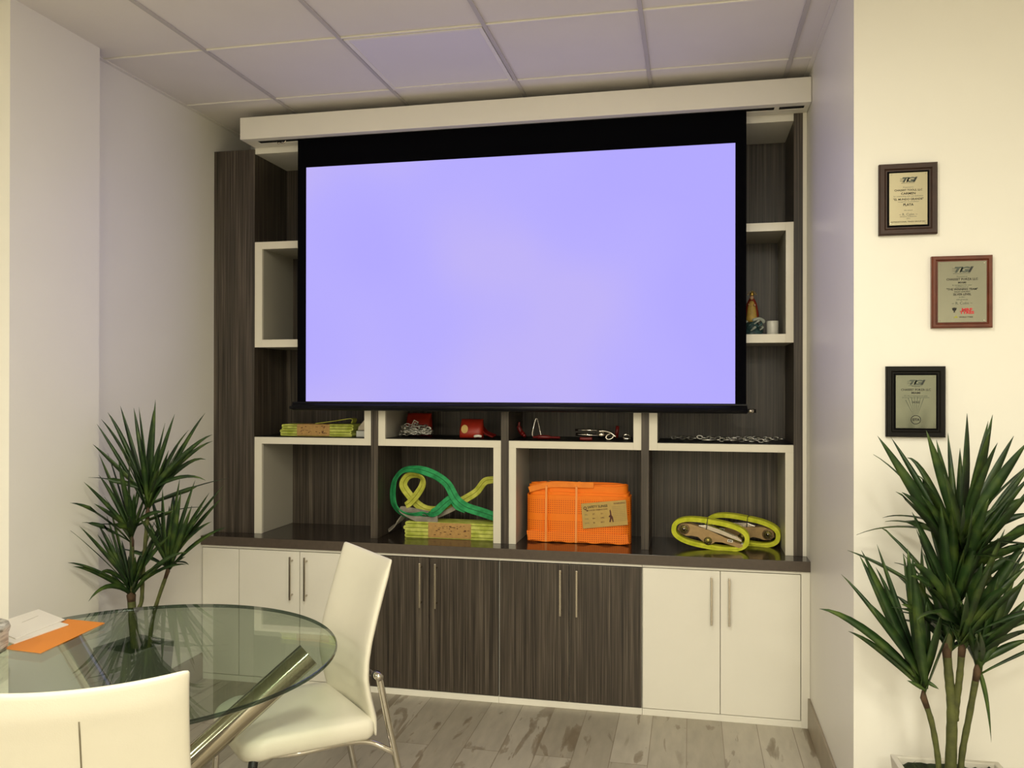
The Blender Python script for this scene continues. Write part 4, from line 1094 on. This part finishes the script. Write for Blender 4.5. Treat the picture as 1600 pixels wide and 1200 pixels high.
def packet(u0, v0, u1, v1, y, name, label, m, tilt, lab):
    a, b = atY(u0, v1, y), atY(u1, v0, y); cx = (a.x + b.x) / 2; w = (b.x - a.x) / 2; hgt_ = (b.z - ZS)
    t = thing(name, (cx, y, ZS), label, 'packet')
    T = Matrix.Translation((cx, y, ZS + .001)) @ Matrix.Rotation(R(tilt), 4, 'X')
    mb = MB(); vs = []
    for z, ty, sx in ((0, .035, 1), (.3, .04, 1.02), (.7, .026, .98), (.92, .010, .95), (1, .004, .96)):
        for k in range(20):
            an = 2 * PI * k / 20; vs.append(T @ Vector((w * sx * (abs(math.cos(an)) ** .5) * (1 if math.cos(an) > 0 else -1), ty * (abs(math.sin(an)) ** .6) * (1 if math.sin(an) > 0 else -1), hgt_ * z)))
    mb.add(vs, [(i * 20 + k, i * 20 + (k + 1) % 20, (i + 1) * 20 + (k + 1) % 20, (i + 1) * 20 + k) for i in range(4) for k in range(20)] + [tuple(range(20))[::-1], tuple(80 + k for k in range(20))], m, True)
    mb.build('wrapper', t)
    l = MB()
    if lab == 'square':
        for s0, mm, yy in ((.021, M['stickerwhite'], -.042), (.014, m, -.0428), (.006, M['stickerwhite'], -.0435)):
            P = [T @ Vector((s0 * math.cos(R(20 + 90 * k)) - .01, yy, hgt_ * .52 + s0 * math.sin(R(20 + 90 * k)))) for k in range(4)]; l.add(P, [(0, 1, 2, 3)], mm)
    else:
        P = [T @ Vector((.018 * math.cos(2 * PI * k / 20) - .028, -.0425, hgt_ * .42 + .022 * math.sin(2 * PI * k / 20))) for k in range(20)]; l.add(P, [tuple(range(20))], M['tan2'])
    l.build('printed_badge', t, fixn=False)
    return t
packet(635, 646, 674, 680, 4.30, 'tool_packet', 'red packet with tilted white square badge behind the chain heap', M['redcard'], -8, 'square')
packet(719, 655, 755, 680, 4.17, 'tool_packet', 'orange-red packet with pale round badge right of the chain heap', M['redcard'], -10, 'round')
# red strap piece leaning on packet + white tag
c = atY(760, 672, 4.19)
rs = MB().ribbon(catmull([(c.x - .06, 4.20, ZS + .085), (c.x - .03, 4.20, ZS + .06), (c.x, 4.19, ZS + .03), (c.x + .045, 4.18, ZS + .012)], 6), Vector((0, 1, .3)), .04, .008, M['red'])
tag(rs.build('red_lever', bevel=.001), 'red lever arm slanting down beside the orange-red packet', 'tool')
c = atY(747, 676, 4.13)
tag(MB().tube(catmull([(c.x - .022, 4.13, ZS + .012), (c.x, 4.125, ZS + .016), (c.x + .018, 4.13, ZS + .013)], 4), [.003] + [.007] * 6 + [.006] * 2, M['cup'], 10).build('white_tag'), 'small bright white tag lying at the foot of the orange-red packet', 'tag')
# cell 3: hook, pliers, ratchet binder
c = atY(815, 662, 4.22)
hk = thing('lifting_hook', (c.x, 4.22, ZS), 'dark red hook standing at the left of the third shelf compartment', 'hook')
MB().tube(catmull([(c.x - .012, 4.22, ZS + .085), (c.x - .014, 4.22, ZS + .06), (c.x - .004, 4.22, ZS + .035), (c.x + .012, 4.21, ZS + .02), (c.x + .02, 4.2, ZS + .014)], 6), [.006] * 6 + [.012] * 12 + [.009] * 7, M['red'], 12).build('hook_body', hk)
c = atY(838, 666, 4.18)
pr_ = thing('snap_hook', (c.x, 4.18, ZS), 'steel wire snap hook with red body lying flat beside the red hook', 'hook')
zt0 = atY(838, 654, 4.18).z
MB().tube(catmull([(c.x - .018, 4.18, ZS + .012), (c.x - .020, 4.18, ZS + .035), (c.x - .006, 4.19, zt0 - .006), (c.x + .000, 4.19, zt0), (c.x + .006, 4.19, zt0 - .008), (c.x + .022, 4.18, ZS + .03), (c.x + .024, 4.18, ZS + .018)], 6), .0030, M['chrome'], 10).build('wire_gate', pr_)
MB().tube(catmull([(c.x - .014, 4.17, ZS + .011), (c.x + .03, 4.16, ZS + .013), (c.x + .075, 4.17, ZS + .011), (c.x + .12, 4.19, ZS + .009)], 6), [.006] * 4 + [.010] * 8 + [.006] * 7, M['red'], 12).build('body', pr_)
a, b = atY(899, 670, 4.17), atY(936, 672, 4.17)
lbn = thing('load_binder', (b.x, 4.17, ZS), 'chrome ratchet load binder with red handle on the third shelf compartment', 'tool')
MB().tube([(a.x, 4.17, ZS + .050), (b.x + .005, 4.17, ZS + .049)], .0052, M['chrome'], 12).tube([(a.x + .006, 4.15, ZS + .030), (b.x, 4.15, ZS + .024)], .008, M['chrome'], 14).build('barrel', lbn)
e_ = MB().tube(catmull([(b.x, 4.16, ZS + .045), (b.x + .03, 4.16, ZS + .046), (b.x + .06, 4.155, ZS + .038), (b.x + .085, 4.15, ZS + .018)], 5), .0075, M['steel'], 12)
e_.sphere((b.x + .012, 4.165, ZS + .028), .021, M['steel'], 14, 8, (1, .8, .9)); torus_link(e_, (b.x + .055, 4.15, ZS + .02), (1, 0, .2), (0, .3, 1), .019, .014, .005, M['steel'])
e_.build('jaw', lbn)
MB().tube(catmull([(a.x + .03, 4.12, ZS + .010), (a.x + .06, 4.12, ZS + .009), (a.x + .09, 4.125, ZS + .010)], 5), .0085, M['red'], 12).build('handle', lbn)
MB().tube([(b.x + .082, 4.22, ZS + .012), (b.x + .088, 4.22, ZS + .07)], .009, M['red'], 12).build('handle', lbn)
c = atY(979, 675, 4.17)
sh = MB(); torus_link(sh, (c.x, 4.17, ZS + .020), (1, 0, 0), (0, .6, 1), .017, .012, .0045, M['chrome']); sh.tube([(c.x - .02, 4.165, ZS + .008), (c.x + .02, 4.165, ZS + .008)], .005, M['chrome'], 10)
tag(sh.build('shackle'), 'small chrome shackle near the right end of the third shelf compartment', 'shackle')
# cell 4: long laid-out chain
cm = MB()
for k, (u0, u1, yy, amp) in enumerate(((1050, 1120, 4.26, .02), (1090, 1228, 4.20, .03), (1110, 1200, 4.14, .015), (1130, 1215, 4.17, .025))):
    a, b = atY(u0, 682, yy), atY(u1, 682, yy); path = []
    for i in range(9):
        f = i / 8; path.append((a.x + (b.x - a.x) * f, yy + amp * math.sin(f * 9 + k), ZS + .009 + .006 * (k % 2) + .006 * rng.random()))
    chain(path, cm, .022, .0036)
for u in (1108, 1142):
    c = atY(u, 684, 4.13); cm.tube([(c.x - .035, 4.125, ZS + .012), (c.x + .035, 4.13, ZS + .012)], .0062, M['zinc'], 10)
tag(cm.build('chain'), 'silver chain spread flat along the rightmost shelf under the screen', 'chain')
# white dispenser at the end of the first shelf compartment
c = atY(561, 668, 4.16)
dp = thing('tape_dispenser', (c.x + .02, 4.16, ZS), 'pale grey dispenser beside the yellow sling on the left shelf', 'dispenser')
xx1 = min(c.x + .05, D1[0] - .040)
poly = [(c.x - .008, ZS + .001), (xx1, ZS + .001), (xx1, ZS + .105), (xx1 - .008, ZS + .10), (xx1 - .014, ZS + .065), (c.x - .008, ZS + .045)]
MB().prism([poly[0], poly[1], (xx1, ZS + .032), (c.x - .008, ZS + .032)], 4.14, 4.20, M['greyplastic']).build('base', dp, bevel=.002)
MB().prism([(c.x - .004, ZS + .034), (xx1 - .003, ZS + .034), (xx1 - .003, ZS + .10), (xx1 - .010, ZS + .10), (c.x + .0, ZS + .052)], 4.15, 4.19, M['steel']).build('cover', dp, bevel=.002)

# ------------------------------------------------------------------ figurine and cup in the right upper frame
ZF = za + .041
c = atY(1175, 520, 4.20)
fg = thing('saint_figurine', (c.x, 4.20, ZF), 'small crowned robed figurine in gold and red on a blue-green wave base', 'figurine')
bs = MB().lathe([(.050, .001), (.052, .012), (.040, .024), (.034, .045), (.026, .07)], (c.x, 4.20, ZF), M['wave'], 18, 1.0, .8)
for k in range(14):
    a = 2 * PI * k / 14; h0 = .012 + .05 * ((k * 5) % 7) / 7
    bs.tube(catmull([(c.x + math.cos(a) * .04, 4.20 + math.sin(a) * .03, ZF + h0), (c.x + math.cos(a + .3) * .05, 4.20 + math.sin(a + .3) * .038, ZF + h0 + .012), (c.x + math.cos(a + .6) * .044, 4.20 + math.sin(a + .6) * .034, ZF + h0 + .022)], 4), [.004] * 4 + [.006] * 4 + [.002], M['foam'] if k % 3 else M['wave'], 8)
bs.build('wave_base', fg)
cs = MB().tube(catmull([(c.x + .0, 4.18, ZF + .072), (c.x + .03, 4.18, ZF + .080), (c.x + .052, 4.185, ZF + .070), (c.x + .05, 4.19, ZF + .058)], 5), [.004] + [.008] * 13 + [.004] * 2, M['foam'], 10)
cs.build('wave_crest', fg)
MB().lathe([(.024, .066), (.026, .08), (.023, .11), (.018, .14), (.012, .160), (.006, .168)], (c.x - .002, 4.195, ZF), M['robe'], 18, 1, .7).build('robe', fg)
MB().lathe([(.032, .085), (.034, .10), (.029, .13), (.024, .155), (.014, .176), (.008, .186)], (c.x - .001, 4.206, ZF), M['cape'], 18, 1, .6).build('cape', fg)
hd = MB().sphere((c.x - .002, 4.193, ZF + .184), .0098, M['skin'], 12, 8, (1, 1, 1.15)); hd.sphere((c.x + .010, 4.178, ZF + .146), .006, M['skin'], 10, 6); hd.sphere((c.x - .016, 4.182, ZF + .150), .0045, M['skin'], 8, 6)
hd.build('head_and_hands', fg)
cr = MB().lathe([(.008, .192), (.0105, .198), (.0095, .205), (.004, .212), (.001, .216)], (c.x - .001, 4.193, ZF), M['gold'], 14)
for k in range(9):
    a = R(10 + 20 * k); cr.tube([(c.x - .001 + math.cos(a) * .014, 4.20, ZF + .196 + math.sin(a) * .014), (c.x - .001 + math.cos(a) * .024, 4.20, ZF + .196 + math.sin(a) * .024)], .0012, M['gold'], 6)
cr.build('crown', fg)
c = atY(1207, 520, 4.18)
cp = MB().lathe([(.026, .001), (.027, .004), (.0275, .066), (.0265, .068), (.0245, .067), (.024, .01)], (c.x, 4.18, ZF), M['cup'], 24)
tag(cp.build('cup'), 'plain white cup standing beside the figurine in the right shelf frame', 'cup')
